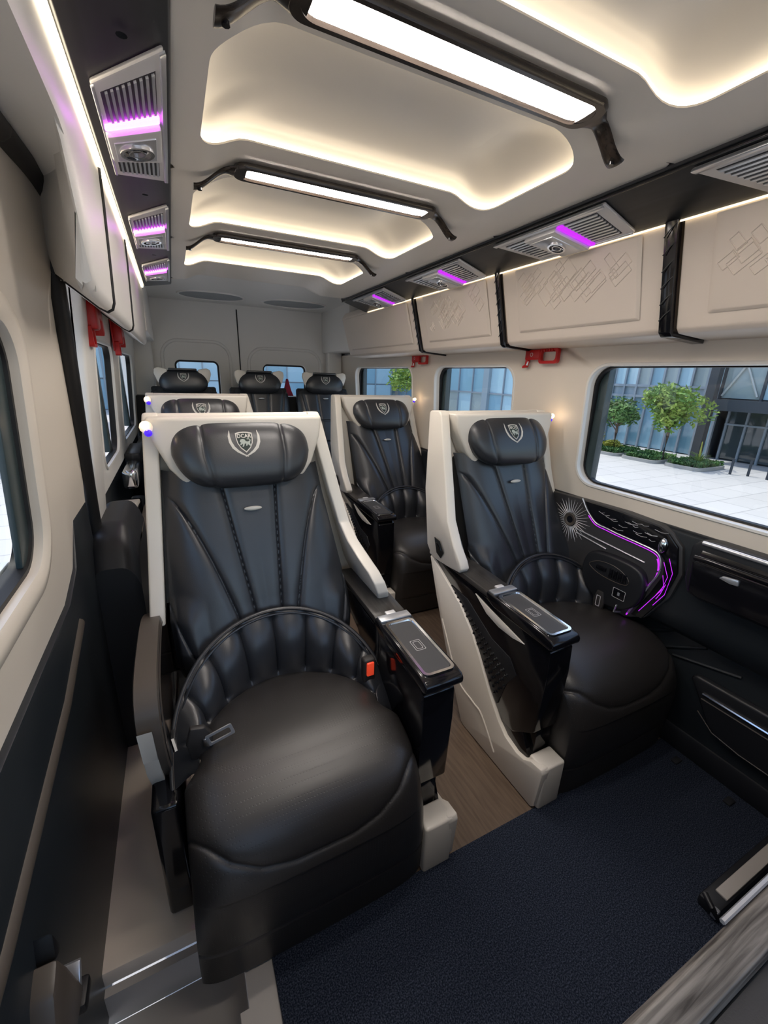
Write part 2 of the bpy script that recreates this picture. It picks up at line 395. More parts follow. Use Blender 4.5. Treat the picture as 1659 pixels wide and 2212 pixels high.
# rear wall, two doors with arched reliefs and windows
def rear():
    holes = [(.03,.40,1.02,1.485),(.79,1.215,1.02,1.475)]
    y0,y1 = -.40,1.66; z0,z1=0,1.99; vs=[];fs=[]; cuts=[y0,.585,y1]
    for k,h in enumerate(holes):
        inner=rrect(*h,.05,8); n=9; a,b=cuts[k],cuts[k+1]; outer=[]
        for i,p in enumerate(inner):
            q=i//n; f=(i%n)/(n-1)
            if abs(f-.5)<1e-6: o=[(b,z1),(a,z1),(a,z0),(b,z0)][q]
            elif f<.5: o={0:(b,lerp(p[1],z1,f*2)),1:(lerp(p[0],a,f*2),z1),2:(a,lerp(p[1],z0,f*2)),3:(lerp(p[0],b,f*2),z0)}[q]
            else: g=(f-.5)*2; o={0:(lerp(b,p[0],g),z1),1:(a,lerp(z1,p[1],g)),2:(lerp(a,p[0],g),z0),3:(b,lerp(z0,p[1],g))}[q]
            outer.append(o)
        bse=len(vs); m=len(inner)
        for t in (YB,YB+.04):
            for p in outer: vs.append((p[0],t,p[1]))
            for p in inner: vs.append((p[0],t,p[1]))
        for i in range(m):
            j=(i+1)%m
            fs += [(bse+i,bse+j,bse+m+j,bse+m+i),(bse+2*m+i,bse+3*m+i,bse+3*m+j,bse+2*m+j),(bse+m+i,bse+m+j,bse+3*m+j,bse+3*m+i),(bse+i,bse+2*m+i,bse+2*m+j,bse+j)]
    st(mk('wall_rear', vs, fs, 'white', None, angle=30))
    for k,(a,b,c,d) in enumerate(holes):
        w = st(ringloop('window_%d'%(6+k), [[(p[0],YB+e,p[1]) for p in rrect(a-gx,b+gx,c-gx,d+gx,.05+max(gx,-.02),8)] for gx,e in ((-.003,.030),(-.016,.032),(-.016,.05),(.01,.05))], 'rubber'))
        mk('pane', [(p[0],YB+.045,p[1]) for p in rrect(a+.01,b-.01,c+.01,d-.01,.04,8)], [tuple(range(36))], 'glass', w)
    for (a,b,t) in ((-.06,.50,1.645),(.665,1.36,1.615)):
        path = [(a,YB-.004,1.0)]+[(p[0],YB-.004,p[1]) for p in rrect(a,b,1.0,t,.14,8)[9:18][::-1]]+[(p[0],YB-.004,p[1]) for p in rrect(a,b,1.0,t,.14,8)[0:9][::-1]]+[(b,YB-.004,1.0)]
        st(tube('trim_10', path, .014, 'white', flat=.6, up=(0,1,0)))
    st(box('trim_11', .580,.590, YB-.006,YB, .9,1.93,'rubber', bevel=.002))
    for x0,x1,z0,z1,d in ((1.41,1.56,.9,1.99,.10),(-.33,-.13,.9,1.99,.12)):
        st(box('trim_12', x0,x1, YB-d,YB, z0,z1,'white', bevel=.02, seg=4))
rear()
# front bulkhead: windscreen opening behind the camera
st(box('wall_front', -.40,1.76, YF-.05,YF, -.2,.70,'darkclad', bevel=0))
st(box('wall_front', -.40,1.76, YF-.05,YF, 1.90,2.1,'white', bevel=0))
st(box('wall_front', -.40,-.25, YF-.05,YF, .70,1.90,'white', bevel=0))
st(box('wall_front', 1.5,1.76, YF-.05,YF, .70,1.90,'white', bevel=0))
st(box('wall_left', -.40,-.36, YF,-.85, -.2,.95,'white', bevel=0))

# ceiling: crowned headliner with four recessed bays
def crown(x,y): return 1.895 + .040*(sstep(.11,.23,x)*(1-sstep(.82,.945,x)))
CX0,CX1 = .055,1.12
bays = [(.02,.675),(.87,1.272),(1.50,1.94),(2.165,2.60)]
cuts = [YF, .78, 1.405, 2.075, 2.93]
def ceiling():
    vs=[];fs=[]
    root = None
    for k,(a,b) in enumerate(bays):
        inner=[]; 
        # dense rounded rectangle
        base=rrect(.115,.94,a,b,.075,8); n=len(base); pts=[]
        for i in range(n):
            p,q=base[i],base[(i+1)%n]; L_=math.hypot(q[0]-p[0],q[1]-p[1]); s=max(1,int(L_/.02))
            for t in range(s): pts.append((lerp(p[0],q[0],t/s),lerp(p[1],q[1],t/s)))
        cx,cy=.5275,(a+b)/2; c0,c1=cuts[k],cuts[k+1]
        if k==0: c0=-.05
        def outer(p):
            dx,dy=p[0]-cx,p[1]-cy
            # push out: proportional map in each axis
            hx=(.94-.115)/2; hy=(b-a)/2; m_=max(abs(dx)/hx,abs(dy)/hy)
            ux,uy=dx/m_/hx,dy/m_/hy
            return (cx+ (CX1-cx if ux>0 else cx-CX0)*ux, cy+ (c1-cy if uy>0 else cy-c0)*uy)
        loops=[]
        O=[outer(p) for p in pts]
        for f in (0,.25,.5,.75):
            loops.append([(lerp(o[0],p[0],f),lerp(o[1],p[1],f)) for o,p in zip(O,pts)])
        L3=[[(x,y,crown(x,y)) for x,y in l] for l in loops]
        def inset(d,dz):
            out=[]
            for p in pts:
                hx=(.94-.115)/2; hy=(b-a)/2
                fx=1-d/hx; fy=1-d/hy
                x,y=cx+(p[0]-cx)*fx, cy+(p[1]-cy)*fy
                out.append((x,y,crown(*p)*(1-0)+dz))
            return out
        prof=[(0,0),(-.001,.004),(-.010,.006),(-.016,.014),(-.014,.024),(-.004,.036),(.012,.048),(.035,.062),(.07,.076)]
        for d,dz in prof[:2]: L3.append(inset(d,dz))
        o=ringloop('ceiling', L3, 'headliner', None, angle=60); st(o)
        r=[inset(d,dz) for d,dz in prof[1:6]]
        for d,z in ((.015,.40),(.035,.62),(.06,.80),(.085,.92),(.11,.98),(.14,1.0)):
            r.append([(x,y,lerp(zz,1.985,z)) for x,y,zz in inset(d,.03)])
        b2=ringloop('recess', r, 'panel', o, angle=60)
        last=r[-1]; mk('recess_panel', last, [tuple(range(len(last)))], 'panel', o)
        tube('led_strip', [(x,y,z) for x,y,z in inset(-.008,.011)], .0042, 'led', o, n=6, closed=True)
    # front remainder and rear soffit
    st(box('ceiling', CX0,CX1, YF, -.05, 1.905, 1.94, 'headliner', bevel=0))
    st(grid('ceiling', 24, 14, lambda a,b: (lerp(.02,1.16,a), 2.93+.20*math.sin(b*pi/2)*1.0, crown(lerp(.055,1.12,a),0)+.085*(1-math.cos(b*pi/2))), 'headliner'))
    st(box('ceiling', -.36,1.66, 3.0, YB, 1.965, 2.0, 'white', bevel=0))
    st(box('ceiling', -.45,1.80, YF, YB+.05, 2.03, 2.08, 'white', bevel=0))
ceiling()
# outer roof sides so no daylight leaks
st(prism('trim_13', [(-.42,1.58),(-.36,1.58),(-.30,2.0),(-.30,2.05),(-.42,2.05)],'y',YF,YB,'white',bevel=0))
st(prism('trim_13', [(1.60,1.56),(1.68,1.56),(1.68,2.05),(1.60,2.05)],'y',YF,YB,'white',bevel=0))

# side strips carrying the service units
st(prism('trim_14', [(1.118,1.897),(1.122,1.888),(1.305,1.832),(1.315,1.842),(1.30,1.90),(1.12,1.93)], 'y', YF, 3.03, 'strip', bevel=.002))
st(prism('trim_15', [(.057,1.897),(.053,1.888),(-.090,1.862),(-.096,1.872),(-.09,1.93),(.057,1.93)], 'y', YF, 3.10, 'strip', bevel=.002))
lt = st(box('trim_16', -.106,-.096, YF, 3.12, 1.858,1.870, 'led', bevel=.002))
lt2 = st(box('trim_17', 1.307,1.311, YF, 3.0, 1.829,1.833, 'leddim', bevel=0))
st(box('trim_18', 1.121,1.127, YF,3.03, 1.879,1.886,'gloss',bevel=.002))
for y in (.90,1.56,2.29):
    s = tag(mk('screw', [(-.012+.008*math.cos(a*pi/5), y+.008*math.sin(a*pi/5), 1.872-(.004)) for a in range(10)]+[(-.012,y,1.868)], [(i,(i+1)%10,10) for i in range(10)], 'gloss'), {.90:'small dark round screw cap near the top edge of the left strip', 1.56:'small dark screw cap between the first and second left vent units', 2.29:'small dark screw cap between the second and third left vent units'}[y], 'screw', 'screw caps on the left strip')

# ---------------------------------------------------------------- ceiling light bars
def lightbar(yc, label):
    t = thing('ceiling_light', label, 'light', (.5275, yc, 1.93), 'light bars across the ceiling')
    z0=.0-.006
    def stad(hx,hy,r,z,n=8): return [(p[0],p[1],z) for p in rrect(-hx,hx,-hy,hy,r,n)]
    ringloop('frame', [stad(.296,.030,.0295,z0-.004), stad(.300,.034,.0335,z0-.012), stad(.314,.043,.030,z0-.012), stad(.318,.046,.032,z0-.006), stad(.316,.045,.032,z0+.002)], 'lampframe', t, angle=50)
    mk('back_plate', stad(.300,.034,.0335,z0-.003), [tuple(range(36))], 'lampframe', t)  # opaque plate added to keep the panel's light off the ceiling above
    mk('light_panel', stad(.298,.032,.0315,z0-.006), [tuple(range(36))], 'panelight', t)
    for s in (1,-1):
        def fn(a,b,s=s):
            # a across, b along the arm
            x = .285+ b*.135; w = interp(b,[(0,.044),(.15,.040),(.38,.019),(.7,.018),(1,.021)])
            z = z0-.006-.050*sstep(.30,1.0,b)
            g=a*2*pi
            return (s*x, (.018*b)+math.cos(g)*w, z+math.sin(g)*.006)
        grid('bracket', 16, 22, fn, 'lampframe', t, closeu=True, caps=True)
        tube('screw', [(s*.405,.018,z0-.062),(s*.405,.018,z0-.056)], .006, 'gloss', t)
    return t
lightbar(.16, 'added light bar across the ceiling just above the camera, out of view, for extra light'); lightbar(-.50, 'added unseen light bar across the ceiling behind the camera, for extra light')  # two unseen bars added to brighten the cabin
lightbar(.778, 'long white light bar nearest the camera, in a dark wood frame across the ceiling')
lightbar(1.408, 'long white light bar in dark frame, second from the camera')
lightbar(2.075, 'long white light bar in dark frame, farthest from the camera')

# ---------------------------------------------------------------- service vents
def vent_unit(side, yfar, label):
    """side +1: right strip, -1: left strip. local a: along y from far end (0) to near (.47); b: 0 inboard .. 1 outboard"""
    if side>0:
        I=Vector((1.140,0,1.8815)); O=Vector((1.288,0,1.8365))
    else:
        I=Vector((.043,0,1.886)); O=Vector((-.072,0,1.8655))
    t = thing('air_vent_unit', label, 'vent', ((I.x+O.x)/2, yfar-.22, (I.z+O.z)/2), 'silver air vent units with violet light')
    org = Vector(t.location); nrm = (O-I).cross(Vector((0,1,0))).normalized()
    if nrm.z>0: nrm=-nrm
    def P(a,b,h=0): 
        q = I.lerp(O,b); return Vector((q.x, yfar-a, q.z)) + nrm*h - org
    skf = .10 if side>0 else .045; skn = 0.0 if side>0 else .11
    def Q(f,b,h=0):   # f 0..1 far->near with slanted ends
        a0 = skf*b; a1 = (.47 if side>0 else .54) - skn*b
        return P(lerp(a0,a1,f), b, h)
    def plate(name, f0,f1,b0,b1,h0,h1,m,par,bev=.003):
        vs=[Q(f0,b0,h0),Q(f1,b0,h0),Q(f1,b1,h0),Q(f0,b1,h0),Q(f0,b0,h1),Q(f1,b0,h1),Q(f1,b1,h1),Q(f0,b1,h1)]
        return mk(name, vs, [(0,1,2,3),(4,7,6,5),(0,4,5,1),(1,5,6,2),(2,6,7,3),(3,7,4,0)], m, par, bevel=bev)
    base = plate('bezel', 0,1,0,1, 0,.010,'silver',t,.004)
    plate('bezel_rim', .01,.99,-.02,.06,.006,.015,'slat',t,.002)
    plate('bezel_rim', .01,.99,.96,1.01,.006,.013,'slat',t,.002)
    g1 = plate('grille', .07,.32,.14,.90,.008,.0105,'blackp',t,.0)
    for k in range(9):
        b0=.16+k*.083; plate('slat', .075,.315,b0,b0+.040,.0105,.0145,'slat',g1,0)
    g2 = plate('grille', .66,.92,.12,.90,.008,.0105,'blackp',t,.0)
    for k in range(9):
        b0=.14+k*.083; plate('slat', .665,.915,b0,b0+.040,.0105,.0145,'slat',g2,0)
    plate('spotlight_housing', .30,.60,.10,.98,.008,.026,'silver',t,.006)
    plate('housing_plate', .34,.55,.20,.90,.024,.029,'slat',t,.003)
    c = Q(.45,.55,.029); ax=(P(.1,.5)-P(0,.5)).normalized(); bx=(P(0,1)-P(0,0)).normalized(); nn = nrm
    def disc(name,r0,r1,h0,h1,m,par,n=24):
        l=[[c+ax*math.cos(2*pi*i/n)*r+bx*math.sin(2*pi*i/n)*r+nn*h for i in range(n)] for r,h in ((r1,h0),(r1,h1),(r0,h1),(r0,h0))]
        return ringloop(name,l,m,par)
    R_ = .030 if side>0 else .034
    s1=disc('spotlight', R_*.80, R_, 0, .006,'chrome',t)
    mk('lens', [c+ax*math.cos(2*pi*i/24)*R_*.82+bx*math.sin(2*pi*i/24)*R_*.82+nn*.001 for i in range(24)], [tuple(range(24))],'gloss',t)
    disc('lens_ring', R_*.42,R_*.52,.001,.005,'chrome',t)
    for q in range(3):
        a_=q*2*pi/3+.5
        tube('spoke', [c+(ax*math.cos(a_)+bx*math.sin(a_))*R_*.5+nn*.003, c+(ax*math.cos(a_+.5)+bx*math.sin(a_+.5))*R_*.8+nn*.003], .0018,'chrome',t,n=5)
    plate('violet_light_bar', .605,.650,.10,.97,.009,.017,'violet' if side>0 else 'violetbar',t,.003)
    return t
R_lab = ['silver vent unit cut by the right edge of the photo, on the right dark strip','largest fully visible silver vent unit with violet bar on the right strip','silver vent unit with violet bar, middle of the right strip','small silver vent unit with violet bar at the far end of the right strip']
for y,l in zip((.745,1.44,2.13,2.86), R_lab): vent_unit(1,y,l)
L_lab = ['large silver vent unit with glowing violet bar at the top of the left strip','silver vent unit with violet bar, middle of the left strip','small silver vent unit with violet bar at the far end of the left strip']
for y,l in zip((1.46,2.20,2.92), L_lab): vent_unit(-1,y,l)

# ---------------------------------------------------------------- overhead cabinets
def cabR(y0,y1,label,emb=True):
    t = thing('overhead_cabinet', label, 'cabinet', (1.45,(y0+y1)/2,1.54), 'cream overhead cabinets')
    ox,oy,oz = t.location
    def F(y,s,d=0):  # s 0 top..1 bottom on front face
        return (lerp(1.308,1.385,s)-d*.96-ox, y-oy, lerp(1.832,1.556,s)-d*.25-oz)
    g=.004
    a,b=y0+g,y1-g
    prism('body', [(1.312-ox,1.838-oz),(1.385-ox,1.562-oz),(1.40-ox,1.548-oz),(1.562-ox,1.538-oz),(1.60-ox,1.60-oz),(1.60-ox,1.88-oz),(1.34-ox,1.88-oz)],'y',a-oy,b-oy,'cabinet',t,bevel=.006,seg=3)
    p0,p1=a+.055,b-.055
    d = mk('door', [F(p0+.01,.02,.0),F(p1-.03,.02,.0),F(p1-.03,.86,.0),F(p0+.01,.86,.0),F(p0+.02,.03,.007),F(p1-.045,.03,.007),F(p1-.045,.83,.007),F(p0+.02,.83,.007)],
       [(4,5,6,7),(0,4,7,3),(1,2,6,5),(0,1,5,4),(3,7,6,2)],'cabinet',t,bevel=.003,seg=2)
    if emb:
        rnd=random.Random(int(y0*100)); segs=[]
        ya,yb=p0+.035,p1-.055
        for k in range(int(90*(yb-ya))):
            cy=rnd.uniform(ya,yb); cs=.05+.57*rnd.random()*(.6+.4*abs(cy-ya)/(yb-ya)) ; h1=rnd.choice((.012,.022,.034,.05)); h2=rnd.choice((.012,.018,.03,.04))
            an=.62; e1=Vector((math.cos(an),math.sin(an))); e2=Vector((-math.sin(an),math.cos(an)))
            cs_=[e1*h1+e2*h2,e1*h1-e2*h2,-e1*h1-e2*h2,-e1*h1+e2*h2]
            P4=[(cy+c.x, cs+c.y/.29) for c in cs_]
            if any(p[0]<ya-.01 or p[0]>yb+.01 or p[1]<.04 or p[1]>.68 for p in P4): continue
            for i in range(4): segs.append((P4[i],P4[(i+1)%4]))
        vs=[];fs=[]
        for (p,q) in segs:
            A=Vector(F(p[0],p[1],.0072)); B=Vector(F(q[0],q[1],.0072)); dd=(B-A)
            if dd.length<.004: continue
            nn=Vector((-.96,0,-.25)); w=dd.normalized().cross(nn)*.0015; h=nn*.0018; b0=len(vs)
            vs += [A-w,A+w,B+w,B-w,A+h,B+h]; fs += [(b0,b0+4,b0+5,b0+3),(b0+1,b0+2,b0+5,b0+4),(b0,b0+1,b0+4),(b0+2,b0+3,b0+5)]
        e=mk('embossed_pattern', vs, fs, 'cabinet', d, angle=20); e['kind']='stuff'
    return t
DV=[.205,.885,1.615,2.35,2.90]
cabR(-.55,.852,'cream overhead cabinet with raised lattice pattern, nearest, cut by the right photo edge')
cabR(.893,1.592,'wide cream overhead cabinet between the two largest dark dividers, above the red hammer')
cabR(1.621,2.331,'narrower cream overhead cabinet with lattice pattern, right side, between the middle and far dark dividers')
cabR(2.356,3.54,'farthest plain cream overhead cabinet on the right side next to rear wall',False)
for y,w,l in ((.885,.030,'widest black quilted divider strip between the nearest right cabinets'),(1.615,.020,'black quilted divider strip, middle of the right cabinets'),(2.35,.016,'thin black divider strip farthest along the right cabinets')):
    t = thing('cabinet_divider', l, 'divider', (1.40,y,1.54), 'black dividers between cabinets')
    ox,oy,oz=t.location
    prism('strip', [(1.298-ox,1.835-oz),(1.372-ox,1.552-oz),(1.388-ox,1.540-oz),(1.560-ox,1.530-oz),(1.560-ox,1.545-oz),(1.39-ox,1.556-oz),(1.318-ox,1.840-oz)],'y',-w,w*.2,'gloss',t,bevel=.002)
    for k in range(6):
        s=.08+k*.15; x=lerp(1.298,1.372,s)-ox; z=lerp(1.835,1.552,s)-oz
        tube('quilt_line', [(x-.002,-w*.9,z+.014),(x-.004,-w*.4,z),(x-.002,w*.1,z-.016)], .0016,'blackp',t,n=5)
def cabL(y0,y1,label):
    cy=(y0+y1)/2
    t=thing('overhead_cabinet',label,'cabinet',(-.15,cy,1.54),'left overhead cabinets')
    n=40 if y0<0 else 6
    loops=[]
    for k in range(n+1):
        y=lerp(y0+.004,y1-.004,(k/n)); zb=1.54+.235*(1-sstep(.96,1.125,y)) if y0<0 else 1.54
        xb=-.125; xo=lerp(-.14,-.262,min(1,max(0,(y-1.126)/.36))) if y0<0 else -.262; pr=[(-.106,1.862),(-.108,lerp(zb,1.862,.75)),(-.113,lerp(zb,1.862,.4)),(-.118,zb+.022),(-.123,zb+.007),(-.134,zb),(-.150,zb+.008),(xo,1.54+(-xo-.12)*.68),(xo-.01,1.68),(xo-.01,1.87),(xo*.9,1.875)]
        if zb>1.56: pr=[(max(p[0],-.118-.012*i/10), max(p[1],zb+.003*i)) for i,p in enumerate(pr)]
        loops.append([(p[0]+.15,y-cy,p[1]-1.54) for p in pr])
    o=ringloop('body',loops,'white',t,angle=40)
    e=loops[-1]; _=mk('end_panel',e,[tuple(range(len(e)))],'white',t,smooth=False)
    if y1<3: tube('edge_seal',[(p[0]+.0015,y1-cy,p[2]-.0015) for p in loops[-1][:8]],.0045,'rubber',t,n=6)
    return t
cabL(-.6,1.40,'white overhead cabinet on the left nearest the camera, above the sliding door')
cabL(1.41,2.05,'white overhead cabinet on the left, second from the camera')
cabL(2.06,3.15,'white overhead cabinet on the left, farthest one')
st(box('trim_19',-.32,-.105,3.15,YB,1.62,1.99,'white',bevel=.012))
st(box('trim_19',1.38,1.60,3.55,YB,1.60,1.99,'white',bevel=.012))
# rear roof vents
for xa,xb,l in ((.10,.60,'left of the two oval grey mesh grilles in the rear ceiling'),(.74,1.29,'right of the two oval grey mesh grilles in the rear ceiling')):
    t=thing('ceiling_grille',l,'grille',((xa+xb)/2,3.90,1.965),'oval grilles in the rear ceiling')
    w=(xb-xa)/2
    E_=lambda r,z,n=32:[(w*r*math.copysign(abs(math.cos(2*pi*i/n))**.8,math.cos(2*pi*i/n)),(.20*r)*math.sin(2*pi*i/n),z) for i in range(n)]
    ringloop('rim',[E_(1.02,0),E_(1.0,-.010),E_(.95,-.008),E_(.94,-.002)],'white',t)
    mk('mesh',E_(.95,-.003),[tuple(range(32))],'vent',t)

# ---------------------------------------------------------------- red emergency hammers
def hammer(x,y,z,side,label,sc=1.0):
    t=thing('emergency_hammer',label,'hammer',(x,y,z),'red emergency hammers on the side walls')
    s=-1 if side>0 else 1     # x direction into cabin
    def B(n,y0,y1,z0,z1,d0,d1,m='red',bev=.003): 
        xa,xb=sorted((s*d0,s*d1)); return box(n,xa,xb,-y1,-y0,z0,z1,m,t,bevel=bev)
    # far end y=0 ... near end y=.22 (towards the camera)
    B('bracket',.015,.105,-.045,0.0,0,.026,'red',.006)
    B('bracket_tab',.02,.10,-.002,.008,0,.012,'darkflat',.001)
    prism('hook',[(-.018,-.005),(-.038,-.005),(-.030,-.05),(-.022,-.078),(.004,-.082),(.002,-.070),(-.012,-.066),(-.014,-.05)],'x',min(s*.002,s*.02),max(s*.002,s*.02),'red',t,bevel=.003)
    ringloop('handle',[[(s*d,-.155+p[0],-.028+p[1]) for p in rrect(-.055+e,.055-e,-.034+e,.034-e,.014,5)] for d,e in ((.006,0),(.022,0),(.022,.012),(.006,.012),(.006,0))],'red',t)
    for k in range(5): B('grip_rib',.115+k*.015,.122+k*.015,-.012,.002,.006,.028,'red',.002)
    tube('hammer_head',[(s*.014,-.025,-.05),(s*.014,-.022,-.068)],.006,'chrome',t)
    r=.009
    ringloop('emblem_ring',[[(s*.0268,-.058+rr*math.cos(i*pi/8),-.022+rr*math.sin(i*pi/8)) for i in range(16)] for rr in (r,r*.7)],'white_emb',t)
    t.scale=(sc,sc,sc)
    return t
hammer(1.557,1.635,1.538,1,'red emergency hammer in its bracket on the right wall, left of the big window')
hammer(1.557,2.74,1.545,1,'red emergency hammer farther back on the right wall, between the two rear right windows')
def hammerL(x,y,z,label):
    t=thing('emergency_hammer',label,'hammer',(x,y,z),'red emergency hammers on the side walls')
    box('bracket',0,.045,-.03,.03,-.07,.045,'red',t,bevel=.008)
    box('bracket_plate',0,.006,-.05,.04,-.105,.045,'red',t,bevel=.002)
    ringloop('handle',[[(d,0+p[0],-.085+p[1]) for p in rrect(-.035+e,.035-e,-.04+e,.03-e,.01,5)] for d,e in ((.004,0),(.026,0),(.026,.010),(.004,.010),(.004,0))],'red',t)
    tube('hammer_head',[(.015,.0,-.08),(.015,.0,-.055)],.007,'chrome',t)
    prism('hook',[(.04,.02),(.17,.0),(.18,-.07),(.15,-.08),(.145,-.03),(.09,-.02),(.08,-.06),(.05,-.06),(.045,-.02)],'x',.004,.040,'red',t,bevel=.003)
    return t
hammerL(-.250,1.82,1.590,'red emergency hammer bracket on the left pillar next to the door seal')
hammerL(-.250,2.66,1.585,'smaller red emergency hammer farther back on the left wall, between the rear left windows')

# ================================================================ SEATS
def emblem(parent, surf, cu, cw, H, m1='white_emb'):
    """surf(u,w)->point on leather with outward offset; emblem centred at cu,cw, height H"""
    def add(name, pts, m, off):
        tri = tessellate_polygon([[Vector((p[0],p[1],0)) for p in pts]])
        mk(name, [surf(cu+p[0]*H, cw+p[1]*H, off) for p in pts], [tuple(t) for t in tri], m, parent, smooth=False, recalc=False)
    def strip(name, a, b, m, off):
        vs=[surf(cu+p[0]*H,cw+p[1]*H,off) for p in a]+[surf(cu+p[0]*H,cw+p[1]*H,off) for p in b]; n=len(a)
        mk(name, vs, [(i,i+1,n+i+1,n+i) for i in range(n-1)], m, parent, recalc=False)
    # wings
    for s in (1,-1):
        cen=[(s*.56,.52),(s*.60,.30),(s*.58,.08),(s*.48,-.14),(s*.32,-.30),(s*.12,-.43),(s*-.06,-.52)]
        wd=[.012,.045,.06,.062,.05,.032,.014]
        A=[];B=[]
        for i,(x,y) in enumerate(cen):
            x2,y2=cen[min(i+1,6)]; x1,y1=cen[max(i-1,0)]; L_=math.hypot(x2-x1,y2-y1); nx,ny=-(y2-y1)/L_,(x2-x1)/L_
            A.append((x+nx*wd[i],y+ny*wd[i])); B.append((x-nx*wd[i],y-ny*wd[i]))
        strip('laurel', A, B, m1, .0016)
    sh=[(-.34,.42),(-.17,.46),(0,.47),(.17,.46),(.34,.42),(.345,.22),(.31,.02),(.20,-.18),(.0,-.36),(-.20,-.18),(-.31,.02),(-.345,.22)]
    add('shield', sh, 'green_emb', .0012)
    inn=[(x*.88,(y-.08)*.88+.08) for x,y in sh]
    strip('shield_outline', sh+[sh[0]], inn+[inn[0]], m1, .0018)
    lion=[(-.20,.10),(-.16,.17),(-.08,.19),(0,.17),(.04,.10),(.12,.08),(.17,.10),(.21,.13),(.18,.17),(.10,.17),(.09,.20),(.19,.20),(.25,.14),(.22,.08),(.20,.02),(.23,-.06),(.19,-.10),(.15,-.06),(.11,-.02),(.08,-.08),(.03,-.09),(.03,-.05),(.05,0),(-.02,.0),(-.05,-.08),(-.08,-.12),(-.13,-.11),(-.09,-.05),(-.10,0),(-.16,-.05),(-.21,-.04),(-.18,.02),(-.15,.05),(-.19,.06)]
    add('lion', lion, 'silver_emb', .0020)
    # lettering
    cu_ = bpy.data.curves.new('lettering','FONT'); cu_.body='DCAR'; cu_.align_x='CENTER'; cu_.size=.21; cu_.resolution_u=2; cu_.offset=.006
    ob=bpy.data.objects.new('lettering',cu_); COL.objects.link(ob)
    dg=bpy.context.evaluated_depsgraph_get(); me=bpy.data.meshes.new_from_object(ob.evaluated_get(dg)); bpy.data.objects.remove(ob)
    for v in me.vertices: v.co = Vector(surf(cu+ v.co.x*H*1.0*s_sign[0], cw+(.235+v.co.y)*H, .0021))
    me.materials.clear(); link('lettering', me, parent, m1)
s_sign=[1]

